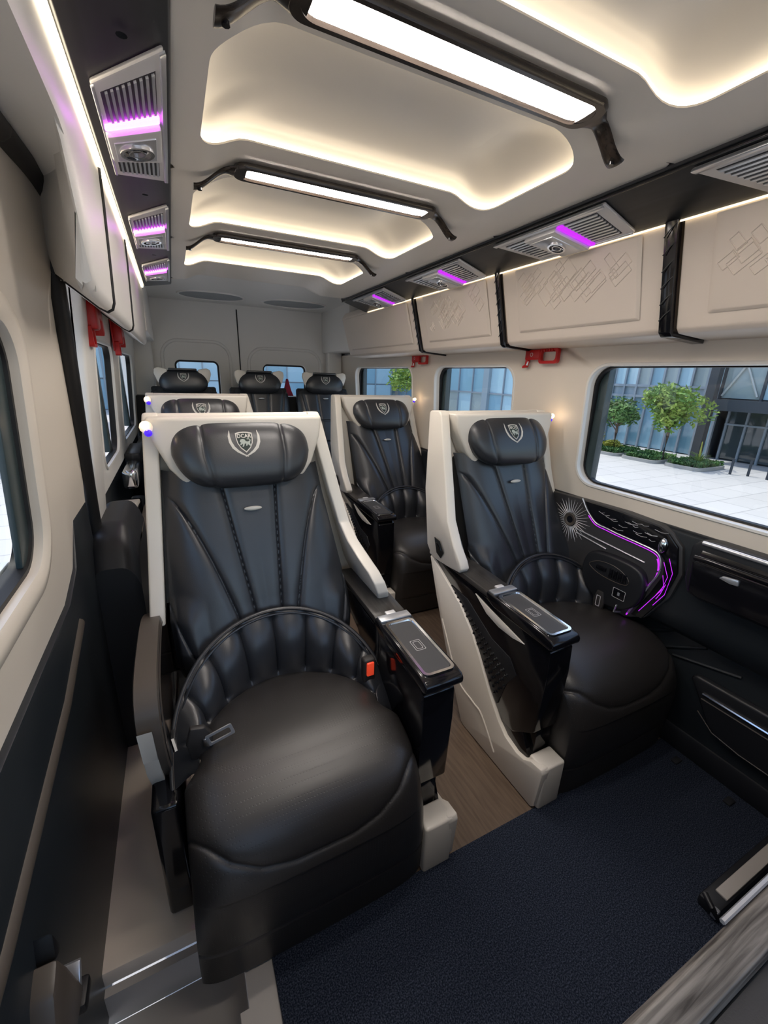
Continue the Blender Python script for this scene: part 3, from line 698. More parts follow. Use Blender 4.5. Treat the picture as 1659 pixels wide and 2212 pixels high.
def captain_seat(s, cx, topc, label, uo=-.345):
    """s=+1: aisle on +x; -1: aisle on -x. Vertices are in local coords: x=s*u, y=v, z"""
    s_sign[0]=s
    t=thing('captain_seat',label,'seat',(cx,0,0),'reclining captain seats')
    def Wp(u,z): return u+topc*min(1,max(0,(z-.60)/.65))
    def X(u,v,z): return (s*Wp(u,z), v, z)
    def warp(x,y,z): return X(x,y,z)
    # ---- base
    base=box('base', -.25,.25,.78,1.35,.0,.30,'darkflat',t,bevel=.02)
    # ---- seat cushion
    prof=spline([(1.155,.448,0),(1.08,.470,0),(.96,.484,0),(.85,.480,0),(.762,.452,0),(.700,.395,0),(.668,.30,0),(.668,.20,0),(.680,.10,0),(.684,.014,0)],26)
    NP=len(prof)
    def wv(v,z,p): 
        if z>.4 and v>.845:
            c=.252*math.sqrt(max(.02,1-(max(0,v-.90)/.262)**2))
            return lerp(.294,c,sstep(.845,.915,v))
        return .294
    nor=[]
    for i in range(NP):
        a=prof[max(i-1,0)]; b=prof[min(i+1,NP-1)]; d=(b-a).normalized(); nor.append(Vector((d.y,-d.x,0)))
    # outward normal must point up/front
    arc=[0]
    for i in range(1,NP): arc.append(arc[-1]+(prof[i]-prof[i-1]).length)
    def seam_arc(u):
        q=abs(u)/.284
        return interp(q,[(0,.555),(.25,.555),(.5,.54),(.72,.505),(.88,.46),(1.0,.435)])
    NU=96; vs=[]
    ss=[-1.0]+[-1+2*i/(NU-1) for i in range(NU)]+[1.0]
    for i in range(NP):
        v,z=prof[i].x,prof[i].y; w=wv(v,z,i)
        for k,q in enumerate(ss):
            side=(k==0 or k==len(ss)-1)
            drop=lerp(.040,.014,sstep(.83,.95,v) if z>.4 else 0)*abs(q)**9 + (.16 if side else 0)
            uu=q*w*(1-.02*abs(q)**9)
            bul=.012*(1-q*q)*(1 if z>.3 else .4)
            if v<.80: drop*=lerp(.45,1,sstep(.05,.42,z))
            uu*=lerp(1.035,1,sstep(.05,.40,z))
            da=arc[i]-seam_arc(uu)
            g=.0055*math.exp(-(da/.0045)**2)+.004*math.exp(-(da/.018)**2)
            dz=abs(z-.125); 
            if v<.72: g+=.004*math.exp(-(dz/.004)**2)
            de=abs(abs(uu)-w*.955)
            h=bul-drop-g
            p=(v+nor[i].x*h, z+nor[i].y*h)
            if side and i>NP*.5: p=(v+.16,z)
            vs.append((s*uu, p[0], max(.004,p[1])))
    n=len(ss); fs=[(i*n+k,i*n+k+1,(i+1)*n+k+1,(i+1)*n+k) for i in range(NP-1) for k in range(n-1)]
    cu=mk('seat_cushion',vs,fs,'seatleather',t,angle=80)
    # stitch thread next to the wavy seam
    path=[]
    for k in range(41):
        u=-.272+.544*k/40; a=seam_arc(u)+.012
        i=min(range(NP),key=lambda j:abs(arc[j]-a)); q=u/.284
        h=.012*(1-q*q)*.6-.042*abs(q)**7+.0005
        path.append((s*u,prof[i].x+nor[i].x*h,prof[i].y+nor[i].y*h))
    tube('stitching',path,.0007,'stitch',cu,n=4)
    # ---- pleated lumbar arc
    def rim(th): c=max(0,math.cos(th)); return (.318*math.sin(th), .915+.287*c**.8, .395+.280*c**.85)
    def bas(th): c=max(0,math.cos(th)); return (.250*math.sin(th), .90+.245*c, .455)
    TH=math.radians(98)
    def lum(a,b):
        th=lerp(-TH,TH,a); r=Vector(rim(th)); q=Vector(bas(th)); p=q.lerp(r,b)
        k=(a*10)%1.0; pl=abs(math.sin(pi*((a*10)%1.0)))**.55
        out=Vector((-math.sin(th)*.6,-math.cos(th),.45)).normalized()
        env=math.sin(pi*min(1,b*1.03+.0))**.5 if 0<b<1 else 0
        p=p+out*(.028*math.sin(pi*b)+.022*(pl-1)*sstep(0,.15,b)*(1-sstep(.86,1.0,b)))
        return (s*p.x,p.y,p.z)
    lm=grid('lumbar_cushion',221,26,lum,'leather',t,angle=75)
    rimpts=[rim(lerp(-TH,TH,k/60)) for k in range(61)]
    tube('piping',[(s*p[0],p[1],p[2]) for p in rimpts],.0065,'leather',lm,n=8)
    tube('piping',[(s*p[0]*.972,p[1]-.012,p[2]-.010) for p in rimpts],.0035,'leather',lm,n=6)
    tube('stitching',[(s*p[0]*.985,p[1]-.011,p[2]+.004) for p in rimpts],.0007,'stitch',lm,n=4)
    # outer flank of the lumbar bolster
    def flank(a,b):
        th=lerp(-TH,TH,a); r=Vector(rim(th)); o=Vector((r.x*1.0+math.copysign(.012*b,r.x), r.y+.05*b*max(0,math.cos(th))+.01*b, r.z-.26*b*(1-.55*max(0,math.cos(th)))))
        return (s*o.x,o.y,max(.05,o.z))
    grid('lumbar_side',61,5,flank,'leather',lm,angle=75)
    # ---- backrest cushion
    def hw(z): return interp(z,[(.40,.24),(.46,.275),(.52,.288),(.66,.290),(.80,.274),(1.0,.252),(1.14,.243)])
    zt,zb=1.105,.42
    def groove(u,z):
        d=0; au=abs(u)
        def one(us,dep=1.0):
            e=au-us; return dep*(.0085*math.exp(-(e/.0034)**2)+.0060*math.exp(-(e/.015)**2))
        d+=one(lerp(.030,.088,(z-.55)/.55))
        if z<1.03: d+=one(.065+.185*(lambda t:.55*t+.45*(1-math.sqrt(max(0,1-t*t))))(min(1,max(0,(z-.52)/.51))), min(1,(1.03-z)/.02))
        if z<.735: d+=one(.175+.115*math.sqrt(max(0,(z-.50)/.235)), min(1,(.735-z)/.01))
        return d
    def bk(a,b):
        z=lerp(zb,zt,b); q=lerp(-1,1,a); w=hw(z); u=q*w
        v0=interp(z,[(.42,1.235),(.50,1.205),(.58,1.200),(.70,1.245),(.85,1.295),(1.0,1.345),(1.15,1.395)])
        bul=.050*(1-abs(q)**6)+.012*math.sin(pi*min(1,abs(q)))*lerp(1,.3,sstep(.70,.95,z))
        if z<.75: bul+=.020*sstep(.62,.85,abs(q))*(1-sstep(.93,1.0,abs(q)))*(1-sstep(.66,.75,z))
        v=v0+.045-bul+groove(u,z)
        return X(u,v,z)
    bc=grid('backrest_cushion',200,170,bk,'leather',t,angle=85)
    prism('backrest_core',[(1.27,.42),(1.44,.42),(1.475,1.085),(1.43,1.085)],'x',-.272,.272,'darkflat',t,bevel=.01,warp=lambda x,y,z:X(x*hw(z)/.29,y,z))
    tg=X(.0,1.352-.012,.995)
    # badge
    badge=[]
    bpos=Vector(X(0.0,1.322,.985))
    def bd(a,b):
        g=a*2*pi; r=math.sin(b*pi/2)
        return (bpos.x+.028*math.cos(g)*r, bpos.y-.006*math.cos(b*pi/2)*1.2+.014*0, bpos.z+.0075*math.sin(g)*r)
    grid('badge',24,7,bd,'white_emb',t,closeu=True)
    # ---- shell
    def fu(z,side):   # outer edge of the shell at height z
        if side>0: return interp(z,[(.60,.405),(.66,.40),(.80,.355),(1.27,.268)]) if s>0 else interp(z,[(.60,.405),(.66,.405),(.80,.40),(1.27,.30)])
        return interp(z,[(.60,uo),(.66,uo),(1.27,-.268)])
    poly=[(1.50,1.262),(1.492,1.272),(1.43,1.276),(1.412,1.262),(1.395,1.15),(1.375,1.0),(1.352,.89),(1.30,.835),(1.22,.800),(1.155,.770),(1.130,.735),(1.130,.695),(1.15,.662),(1.30,.655),(1.41,.65),(1.445,.70),(1.475,.95)]
    polyo=[(1.50,1.262),(1.492,1.272),(1.43,1.276),(1.412,1.262),(1.395,1.15),(1.375,1.0),(1.345,.87),(1.30,.76),(1.27,.70),(1.26,.66),(1.43,.65),(1.445,.70),(1.475,.95)]
    th=.042
    if s<0: poly=[(1.50,1.262),(1.492,1.272),(1.43,1.276),(1.412,1.262),(1.37,1.13),(1.325,.99),(1.285,.86),(1.235,.77),(1.200,.715),(1.190,.685),(1.205,.665),(1.30,.655),(1.41,.65),(1.445,.70),(1.475,.95)]
    prism('shell_side',poly,'x',0,1,'shell',t,bevel=.008,seg=3,warp=lambda x,y,z:X(fu(z,1)-th*(1-x),y,z))
    prism('shell_side',polyo,'x',0,1,'shell',t,bevel=.008,seg=3,warp=lambda x,y,z:X(fu(z,-1)+th*(1-x),y,z))
    prism('shell_back',[(1.44,.64),(1.465,.64),(1.515,1.26),(1.44,1.275),(1.42,1.262),(1.46,1.24)],'x',0,1,'shell',t,bevel=.006,seg=3,warp=lambda x,y,z:X(lerp(fu(z,-1)+.02,fu(z,1)-.02,x),y,z))
    hp=[(-.262,1.268),(.262,1.268),(.250,1.20),(.218,1.115),(.170,1.05),(-.170,1.05),(-.218,1.115),(-.250,1.20)]
    prism('headrest_panel',hp,'y',1.368,1.45,'shell',t,bevel=.012,seg=3,warp=warp)
    if s>0 or True:
        # round latch cup on aisle side of shell
        pts=[(1.375,.76),(1.335,.755),(1.31,.71),(1.335,.675),(1.365,.69)]
        prism('latch_cup',pts,'x',0,1,'darkflat',t,bevel=.003,warp=lambda x,y,z:X(fu(z,1)+.0015*(x*2-1)+.001,y,z))
        prism('latch',[(1.365,.742),(1.338,.735),(1.325,.712),(1.345,.712)],'x',0,1,'gloss',t,bevel=.002,warp=lambda x,y,z:X(fu(z,1)+.004*x,y,z))
    # ---- headrest
    zc,vc=1.158,1.375
    def hr_axes(q):
        e=(1-abs(q)**4.6)**(1/2.6) if abs(q)<1 else 0
        return e
    def hsurf(u,w,off=0.0):
        q=max(-1,min(1,u/.207)); e=max(.02,hr_axes(q)); az=.103*e; av=.062*e
        g=0
        for su in (-.118,.118):
            g+=.004*math.exp(-((u-su)/.003)**2)+.003*math.exp(-((u-su)/.012)**2)
        r=w/az if az>0 else 0; r=max(-1,min(1,r))
        front=(1-abs(r)**2.6)**(1/2.6)
        # tilt: lower edge forward
        tilt=-w*.0
        v=vc - (av*front+off-g) + (w*.32)
        return X(u,v,zc+w-.012*q*q*0)
    def head(a,b):
        q=math.sin(lerp(-pi/2,pi/2,b)*1.0); q=max(-.9995,min(.9995,q*1.0)); u=q*.207; e=hr_axes(q); az=.103*e; av=.062*e
        g=0
        for su in (-.118,.118):
            g+=.004*math.exp(-((u-su)/.003)**2)+.003*math.exp(-((u-su)/.012)**2)
        th=a*2*pi; c,sn=math.cos(th),math.sin(th)
        w=az*math.copysign(abs(sn)**(2/2.6),sn); f=math.copysign(abs(c)**(2/2.6),c)
        # narrower lower corners
        nar=1-.13*max(0,-w/.103) 
        v=vc-(av-g)*f+w*.32
        return X(u*nar,v,zc+w*(1-g*6))
    hd=grid('headrest',72,121,head,'leather',t,closeu=True,angle=85,caps=True)
    fl_=prism('headrest_flap',[(-.118,0),(.118,0),(.108,.012),(-.108,.012)],'y',1.385,1.432,'leather',t,bevel=.003,warp=lambda x,y,z:X(x,y,z+1.252))
    emblem(hd, lambda u,w,off: hsurf(s*u,w,off), 0.0,.034,.072)
    # ---- aisle armrest
    a0,a1=.297,.405
    body=[(1.42,.655),(.765,.612),(.742,.600),(.738,.50),(.748,.285),(.758,.268),(.80,.235),(.84,.20),(.90,.20),(.99,.30),(1.06,.40),(1.20,.53),(1.40,.60)]
    ab=prism('armrest_body',body,'x',s*a0,s*(a1-.008),'gloss',t,bevel=.006,seg=2)
    # lower black inner infill towards the front foot
    prism('armrest_infill',[(.80,.24),(.775,.19),(.76,.16),(.84,.13),(.93,.20),(1.03,.34),(1.18,.48),(1.05,.42)],'x',s*(a0+.01),s*(a1-.012),'gloss',ab,bevel=.003)
    side=[(1.432,.648),(1.36,.48),(1.26,.28),(1.11,.012),(1.09,.004),(.705,.004),(.692,.02),(.682,.17),(.690,.185),(.735,.178),(.765,.155),(.80,.150),(.86,.165),(.905,.20),(.97,.275),(1.04,.375),(1.10,.45),(1.19,.53),(1.39,.635)]
    sp=prism('base_shell',side,'x',s*(a1-.03),s*(a1+.004),'shell',t,bevel=.005,seg=2)
    box('base_front', min(s*.30,s*(a1-.01)),max(s*.30,s*(a1-.01)),.684,.755,.004,.182,'shell',sp,bevel=.008,seg=3)
    tube('raised_line',[(s*(a1+.004),y,z) for y,z in spline([(1.30,.40,0),(1.12,.20,0),(1.05,.16,0),(1.00,.145,0),(.88,.04,0)],6) for y,z in [(y,z)]] if False else [(s*(a1+.004),p[0],p[1]) for p in spline([(1.30,.40),(1.16,.20),(1.05,.165),(.99,.15),(.90,.05)] and [(1.30,.40,0),(1.16,.20,0),(1.05,.165,0),(.99,.15,0),(.90,.05,0)],6)],.004,'shell',sp,n=6)
    box('armrest_infill',min(s*(a0+.004),s*(a1-.032)),max(s*(a0+.004),s*(a1-.032)),.758,.98,.15,.30,'gloss',ab,bevel=.004)
    # leaf slit and textured mesh
    leaf=[(1.115,.618),(1.03,.600),(.93,.582),(.845,.566),(.90,.556),(.97,.556),(1.04,.572)]
    prism('leaf_inlay',leaf,'x',s*(a1-.009),s*(a1-.004),'shell',ab,bevel=.001)
    ms=prism('mesh_panel',[(1.30,.575),(1.16,.57),(1.00,.49),(.90,.475),(.86,.43),(.90,.36),(.93,.25),(.97,.285),(1.05,.385),(1.16,.49)],'x',s*(a1-.009),s*(a1-.006),'blackp',ab,bevel=.001)
    vsx=[];fsx=[]
    for i in range(22):
        for j in range(12):
            y=1.26-i*.020; z=.562-i*.009-j*.020; y-=(j%2)*.010
            lim=interp(y,[(.86,.43),(.90,.36),(.935,.26),(.97,.29),(1.05,.39),(1.16,.49),(1.30,.57)]); top=interp(y,[(.90,.47),(1.0,.485),(1.16,.565),(1.3,.57)])
            if z<lim+.01 or z>top-.008 or y<.90: continue
            b0=len(vsx); r=.0075
            for k in range(6): vsx.append((s*(a1-.006),y+r*math.cos(k*pi/3),z+r*math.sin(k*pi/3)))
            vsx.append((s*(a1+.0005),y,z)); fsx+=[(b0+k,b0+(k+1)%6,b0+6) for k in range(6)]
    st_=mk('hex_studs',vsx,fsx,'gloss',ms,angle=10); st_['kind']='stuff'
    # armrest top
    top=[(1.40,.664),(1.395,.676),(1.06,.664),(1.04,.66),(1.04,.640),(1.36,.655)]
    prism('armrest_top',top,'x',s*(a0-.002),s*(a1+.002),'armwood',t,bevel=.004)
    cap=prism('tray_cap',[(1.045,.640),(1.045,.668),(.765,.656),(.735,.650),(.724,.638),(.726,.622),(.74,.614),(1.0,.622)],'x',s*(a0-.006),s*(a1+.006),'gloss',t,bevel=.007,seg=3)
    um=(a0+a1)/2
    def zt_(v): return lerp(.656,.668,(v-.765)/.28)+.0012
    def ringt(x0,x1,y0,y1,r,dz): return [(s*p[0],p[1],zt_(p[1])+dz) for p in rrect(x0,x1,y0,y1,r,6)]
    ringloop('tray_frame',[ringt(a0+.004,a1-.004,.748,1.000,.018,-.003),ringt(a0+.005,a1-.005,.749,.999,.017,.003),ringt(a0+.013,a1-.013,.757,.990,.012,.003),ringt(a0+.015,a1-.015,.759,.988,.011,-.002)],'chrome',cap)
    inl=ringt(a0+.015,a1-.015,.759,.988,.011,-.0010); mk('charging_pad',inl,[tuple(range(len(inl)))],'greyp',cap)
    box('hinge',min(s*(a0+.0),s*(a1-.0)),max(s*(a0+.0),s*(a1-.0)),1.006,1.040,.664,.673,'slat',cap,bevel=.003)
    box('hinge_latch',min(s*(um-.02),s*(um+.014)),max(s*(um-.02),s*(um+.014)),1.036,1.056,.666,.674,'silver',cap,bevel=.003)
    # square tray icon lines
    for q in (0,1): ringloop('pad_icon',[[(s*p[0],p[1],zt_(p[1])-.0004) for p in rrect(um-.016+q*.006+e,um+.016-q*.006-e,.850+q*.006+e,.895-q*.006-e,.004,3)] for e in (0,.0012)],'silver',cap)
    # ---- outer armrest
    if s>0:
        op=spline([(1.36,.66,0),(1.25,.700,0),(1.10,.708,0),(.98,.700,0),(.915,.665,0),(.895,.59,0),(.92,.48,0),(.98,.38,0),(1.06,.31,0)],5)
        vs=[];n=len(op)
        for p in op:
            for q,(du,dh) in enumerate(((-.372,-.014),(-.366,0),(-.318,0),(-.312,-.014))):
                i=op.index(p); a=op[max(i-1,0)]; b=op[min(i+1,n-1)]; d=(b-a).normalized(); nn=Vector((d.y,-d.x,0)); nn=-nn if nn.y<0 and i<n*.4 else nn
                nn=Vector((0,1,0)) if i==0 else nn
                cx_,cy_=p.x,p.y
                vs.append((s*du,cx_+ (0),cy_+0) if dh==0 else (s*du, lerp(p.x,1.12,.12),lerp(p.y,.52,.10)))
        fs=[(i*4+k,i*4+k+1,(i+1)*4+k+1,(i+1)*4+k) for i in range(n-1) for k in range(3)]
        oa=mk('outer_armrest',vs,fs,'taupe',t,angle=50)
        prism('outer_armrest_body',[(p.x+.0*0,p.y) if False else (lerp(p.x,1.12,.05),lerp(p.y,.52,.05)) for p in op]+[(1.42,.30),(1.42,.62)],'x',s*-.368,s*-.314,'gloss',oa,bevel=0)
        prism('outer_base_shell',[(.885,.62),(.905,.52),(.965,.40),(1.05,.315),(1.16,.262),(1.30,.262),(1.30,.20),(1.12,.16),(1.06,.22),(.99,.33),(.92,.46)],'x',s*-.366,s*-.335,'shell',t,bevel=.004)
        box('side_box',min(s*-.366,s*-.30),max(s*-.366,s*-.30),.87,1.40,.02,.40,'gloss',t,bevel=.012,seg=3)
        tube('release_lever',[(s*-.306,1.0,.50),(s*-.306,.965,.505),(s*-.300,.945,.485)],.006,'chrome',t,n=6)
    # ---- belt
    bk_=box('belt_buckle',min(s*.232,s*.272),max(s*.232,s*.272),.985,1.015,.475,.560,'belt',t,bevel=.008,seg=3)
    box('release_button',min(s*.240,s*.264),max(s*.240,s*.264),.978,.987,.505,.552,'orange' if s>0 else 'belt',bk_,bevel=.003)
    tube('belt_stalk',[(s*.252,1.0,.48),(s*.262,1.02,.42)],.012,'belt',bk_,n=6,flat=.4)
    tg=prism('belt_tongue_cover',[(-.262,.555),(-.228,.548),(-.212,.52),(-.214,.465),(-.235,.445),(-.268,.46),(-.275,.51)],'y',.925,.943,'belt',t,bevel=.005,warp=lambda x,y,z:(s*x,y,z))
    ringloop('belt_tongue',[[(s*(-.198+p[0]*math.cos(.28)-p[1]*math.sin(.28)),.918+e,.518+p[0]*math.sin(.28)+p[1]*math.cos(.28)) for p in rrect(-.030+q,.036-q,-.017+q,.017-q,.004,3)] for q,e in ((0,0),(0,.003),(.007,.003),(.007,0),(0,0))],'slat',tg)
    prism('belt_tongue_neck',[(-.236,.498),(-.222,.492),(-.222,.524),(-.236,.520)],'y',.918,.923,'chrome',tg,bevel=.001,warp=lambda x,y,z:(s*x,y,z))
    # ---- reading lamp on the outer top corner
    lampu=-.300
    if s>0:
        lb=X(-.262,1.425,1.235); lt_=X(-.268,1.40,1.262)
    else:
        lb=X(-.235,1.40,1.15); lt_=X(-.278,1.40,1.228)
    lp=tube('reading_lamp',[lb,lt_] if s<0 else [X(-.255,1.39,1.240),X(-.258,1.367,1.242)],[.011,.007] if s<0 else [.022,.018],'shell',t,n=12)
    def ball(name,c,r,m):
        grid(name,12,9,lambda a,b:(c[0]+r*math.cos(a*2*pi)*math.sin(b*pi),c[1]+r*math.sin(a*2*pi)*math.sin(b*pi),c[2]+r*math.cos(b*pi)),m,lp,closeu=True)
    if s<0:
        e=Vector(lt_)-Vector(lb); e.normalize(); p=Vector(lt_)+e*.006; ball('blue_indicator',p,.0085,'blue'); ball('bulb',p+e*.018,.010,'bulb')
    else:
        ball('bulb',X(-.262,1.362,1.250),.0075,'bulb'); ball('blue_indicator',X(-.255,1.362,1.226),.0105,'blue')
    return t
L1=captain_seat(1,.205,-.03,'black leather captain seat with ivory shell, front left, largest in the photo')
R1=captain_seat(-1,1.355,.115,'black leather captain seat with ivory shell, front right beside the big window',uo=-.28)
L2=copy_tree(L1); L2.location=(.155,1.25,0); L2['label']='black captain seat behind the front left one, only its ivory top and headrest showing'
R2=copy_tree(R1); R2.location=(1.355,1.25,0); R2['label']='black captain seat in the second row on the right, behind the front right one'

# ---------------------------------------------------------------- rear bench seats
def rear_seat(cx,w,label):
    t=thing('bench_seat',label,'seat',(cx,3.70,0),'black leather rear row seats')
    def bk(a,b):
        z=lerp(.42,1.27,b); q=lerp(-1,1,a); h=w/2*interp(z,[(.42,.97),(1.15,.97),(1.22,.95),(1.27,.88)]); u=q*h
        v0=interp(z,[(.42,.02),(.6,.0),(.9,.07),(1.27,.16)])
        g=0
        for us in (lerp(.02,.07,(z-.5)/.7),lerp(.05,.20,(z-.5)/.7)):
            e=abs(u)-us; g+=.005*math.exp(-(e/.004)**2)+.003*math.exp(-(e/.014)**2)
        for zs in (.99-.05*abs(q)**2*2,.80): 
            e=z-zs; g+=.005*math.exp(-(e/.005)**2)
        return (u, v0+.05-.05*(1-abs(q)**6)-.01+g*1.3+(.04*sstep(1.22,1.27,z)), z)
    grid('backrest',110,110,bk,'leather',t,angle=85)
    prism('backrest_core',[(.06,.42),(.2,.42),(.27,1.262),(.20,1.272)],'x',-w/2*.93,w/2*.93,'darkflat',t,bevel=.015)
    def cu(a,b):
        q=lerp(-1,1,a); pr=spline_c[int(round(b*(len(spline_c)-1)))]
        h=.015*(1-abs(q)**4)-.03*abs(q)**8
        return (q*w/2*.98, pr[0]-(h if pr[1]<.4 else 0), pr[1]+(h if pr[1]>=.4 else 0))
    spline_c=[(p.x,p.y) for p in spline([(.08,.45,0),(-.1,.47,0),(-.32,.475,0),(-.44,.44,0),(-.47,.36,0),(-.46,.1,0),(-.46,.0,0)],6)]
    grid('seat_cushion',40,len(spline_c),cu,'leather',t,angle=80)
    for sgn in (-1,1):
        prism('headrest_wing',[(sgn*.12,-.04),(sgn*.165,-.05),(sgn*.190,-.01),(sgn*.208,.045),(sgn*.203,.078),(sgn*.175,.092),(sgn*.11,.078)],'y',.135,.165,'shell',t,bevel=.008,seg=2,warp=lambda x,y,z:(x,y,z+1.325))
    zc=1.315
    def hsurf(u,w_,off=0):
        q=max(-.99,min(.99,u/.180)); e=(1-abs(q)**4)**(1/2.6); az=.088*e; av=.055*e; r=max(-1,min(1,w_/az)); f=(1-abs(r)**2.6)**(1/2.6)
        return (u,.155-(av*f+off)+w_*.15,zc+w_)
    def hd(a,b):
        q=max(-.9995,min(.9995,math.sin(lerp(-pi/2,pi/2,b)))); e=(1-abs(q)**4)**(1/2.6); az=.088*e; av=.055*e; th=a*2*pi; c,sn=math.cos(th),math.sin(th)
        w_=az*math.copysign(abs(sn)**(2/2.6),sn); f=math.copysign(abs(c)**(2/2.6),c)
        nar=1-.16*max(0,w_/.088)
        return (q*.180*nar,.155-av*f+w_*.15,zc+w_)
    h=grid('headrest',48,61,hd,'leather',t,closeu=True,angle=85,caps=True)
    prism('headrest_flap',[(-.105,0),(.105,0),(.10,.016),(-.10,.016)],'y',.12,.17,'leather',t,bevel=.003,warp=lambda x,y,z:(x,y,z+1.396))
    s_sign[0]=1
    emblem(h,lambda u,w_,off:hsurf(u,w_,off),0,.03,.065)
    def bd(a,b):
        g=a*2*pi; r=math.sin(b*pi/2); return (.026*math.cos(g)*r, .112-.006*math.cos(b*pi/2), 1.185+.006*math.sin(g)*r)
    grid('badge',20,6,bd,'silver',t,closeu=True)
    return t
RS1=rear_seat(.08,.52,'black leather rear row seat at the far left below the rear window')
for cx,l in ((.675,'black leather rear row seat in the middle of the three'),(1.255,'black leather rear row seat on the right, partly behind the second row seat')):
    c=copy_tree(RS1); c.location=(cx,3.70,0); c['label']=l
# small red cone shaped item on the parcel space behind the middle rear seat
t=thing('red_cushion','small dark red pointed cushion peeking between two rear headrests','cushion',(.945,3.985,1.20))
prism('cover',[(-.05,0),(.05,0),(.03,.05),(.005,.15),(-.008,.15),(-.03,.06)],'y',-.02,.02,'red',t,bevel=.006)
t.children[0].data.materials[0]=mat('dark_red_fabric',(.32,.02,.06),.8)
st(box('trim_20',-.30,1.60,4.02,4.28,0,1.19,'darkflat',bevel=.01))
bx_=st(box('trim_21',-.29,-.19,3.2,4.0,0,.90,'darkclad',bevel=.03))

# ---------------------------------------------------------------- floor mat and odds
mat_=tag(box('floor_mat',.065,1.659,-.35,.695,.0005,.010,'carpet',bevel=.003),'dark navy carpet mat covering the floor in front of the two front seats','mat')
for y0,y1,l in ((1.55,2.02,'rounded black wheel arch cover behind the front left seat'),):
    t=thing('wheel_arch_cover',l,'cover',(-.25,1.75,0))
    def wa(a,b):
        y=lerp(-.22,.20,b); x=lerp(-.08,.075,a); q=(a*2-1)
        z=.88*(1-.10*abs(q)**4)*interp(b,[(0,.86),(.12,.96),(.3,1.0),(1,1.0)])
        return (x,y,z)
    grid('top',14,20,wa,'blackp',t,angle=60)
    grid('front',14,20,lambda a,b:(lerp(-.08,.075,a),-.22-.015*math.sin(b*pi),lerp(0,.757*(1-.10*abs(a*2-1)**4),b)),'blackp',t)
    grid('side',20,14,lambda a,b:(.075+.004*math.sin(a*pi),lerp(-.22,.20,a),lerp(0,.88*.9*interp(a,[(0,.86),(.12,.96),(.3,1.0),(1,1.0)]),b)),'blackp',t)
# left side control console seen in the gap beside the left seats
t=thing('side_console','chrome and black armrest console squeezed between the left wall and second left seat','console',(-.25,2.25,.0))
prism('pale_ledge',[(-.30,.80),(.15,.74),(.15,.76),(-.28,.83)],'x',-.05,.03,'shell',t,bevel=.004)
prism('glossy_body',[(-.33,.70),(.25,.66),(.25,.74),(-.25,.79),(-.32,.76)],'x',-.055,.03,'gloss',t,bevel=.012,seg=3)
box('chrome_cap',-.04,.03,.20,.50,.80,.90,'chrome',t,bevel=.02,seg=3)
box('lower_box',-.05,.03,-.25,.55,.30,.68,'blackp',t,bevel=.02)
tube('chrome_ring',[(.0+.035*math.cos(i*pi/8),-.26,.735+.02*math.sin(i*pi/8)) for i in range(16)],.004,'chrome',t,n=6,closed=True,up=(0,1,0))
box('pad',-.05,.03,.55,.95,.86,.93,'blackp',t,bevel=.01)

# ---------------------------------------------------------------- right side console beside the front right seat
t=thing('violet_lit_console','black side console with violet light line, silver knob and sunburst, beside the front right seat','console',(1.58,.95,.70))
oy,oz=.95,.70
def C(y,z): return (y-oy,z-oz)
out=[(1.40,.905),(1.174,.912),(.99,.916),(.842,.908),(.800,.892),(.757,.853),(.735,.757),(.755,.652),(.824,.528),(.90,.49),(1.40,.49)]
cb=prism('body',[C(*p) for p in out],'x',-.018,.06,'greyleather',t,bevel=.006,seg=2)
gl=[(1.170,.911),(1.139,.864),(1.099,.838),(.989,.825),(.836,.815),(.801,.786),(.793,.73),(.824,.637),(.872,.520),(.830,.524),(.770,.640),(.748,.757),(.768,.850),(.808,.886),(.845,.903),(.99,.911)]
prism('gloss_panel',[C(*p) for p in gl],'x',-.027,-.016,'gloss',t,bevel=.003)
ln=[(1.185,.914),(1.160,.880),(1.139,.858),(1.099,.829),(1.045,.822),(.989,.816),(.91,.811),(.840,.803),(.815,.780),(.808,.73),(.825,.68),(.842,.630),(.884,.515)]
lp=spline([(-.026,*C(*p)) for p in ln],6)
tube('silver_trim_line',[(p.x,p.y,p.z+.004) for p in lp],.0032,'slat',t,n=6)
v1=tube('violet_light_line',[(p.x+.002,p.y+.004,p.z-.005) for p in lp[12:]],.0016,'violet',t,n=6)
v2=tube('violet_light_glow_strip',[(p.x+.010,p.y+.010,p.z-.012) for p in lp[46:]],.0035,'violet',t,n=6)
rnd=random.Random(3)
for k in range(20):
    y=1.10-rnd.random()*.26; z=.838+ (rnd.random())*.058; L_=.02+rnd.random()*.03
    if z>.90-abs(y-.98)*.1: continue
    tube('dash_inlay',[(-.0275,*C(y,z)),(-.0275,*C(y-L_*.5,z-.004)),(-.0275,*C(y-L_,z+.001))],.0010,'slat',t,n=4)
for pts in ([(.800,.78),(.775,.73),(.785,.67),(.83,.58)],[(.785,.80),(.762,.75),(.770,.66),(.80,.60)],[(.792,.73),(.780,.69),(.80,.64)],[(.81,.62),(.845,.55)],[(.775,.70),(.785,.655),(.795,.63)]):
    tube('violet_vein',[Vector((-.0278,*C(*p))) for p in pts],.0011,'violet',t,n=4)
# knob
def kn(a,b):
    g=a*2*pi; r=math.sin(b*pi/2); return (-.030-.016*math.cos(b*pi/2), .815-oy+.016*math.cos(g)*r, .840-oz+.030*math.sin(g)*r)
grid('knob',20,8,kn,'chrome',t,closeu=True)
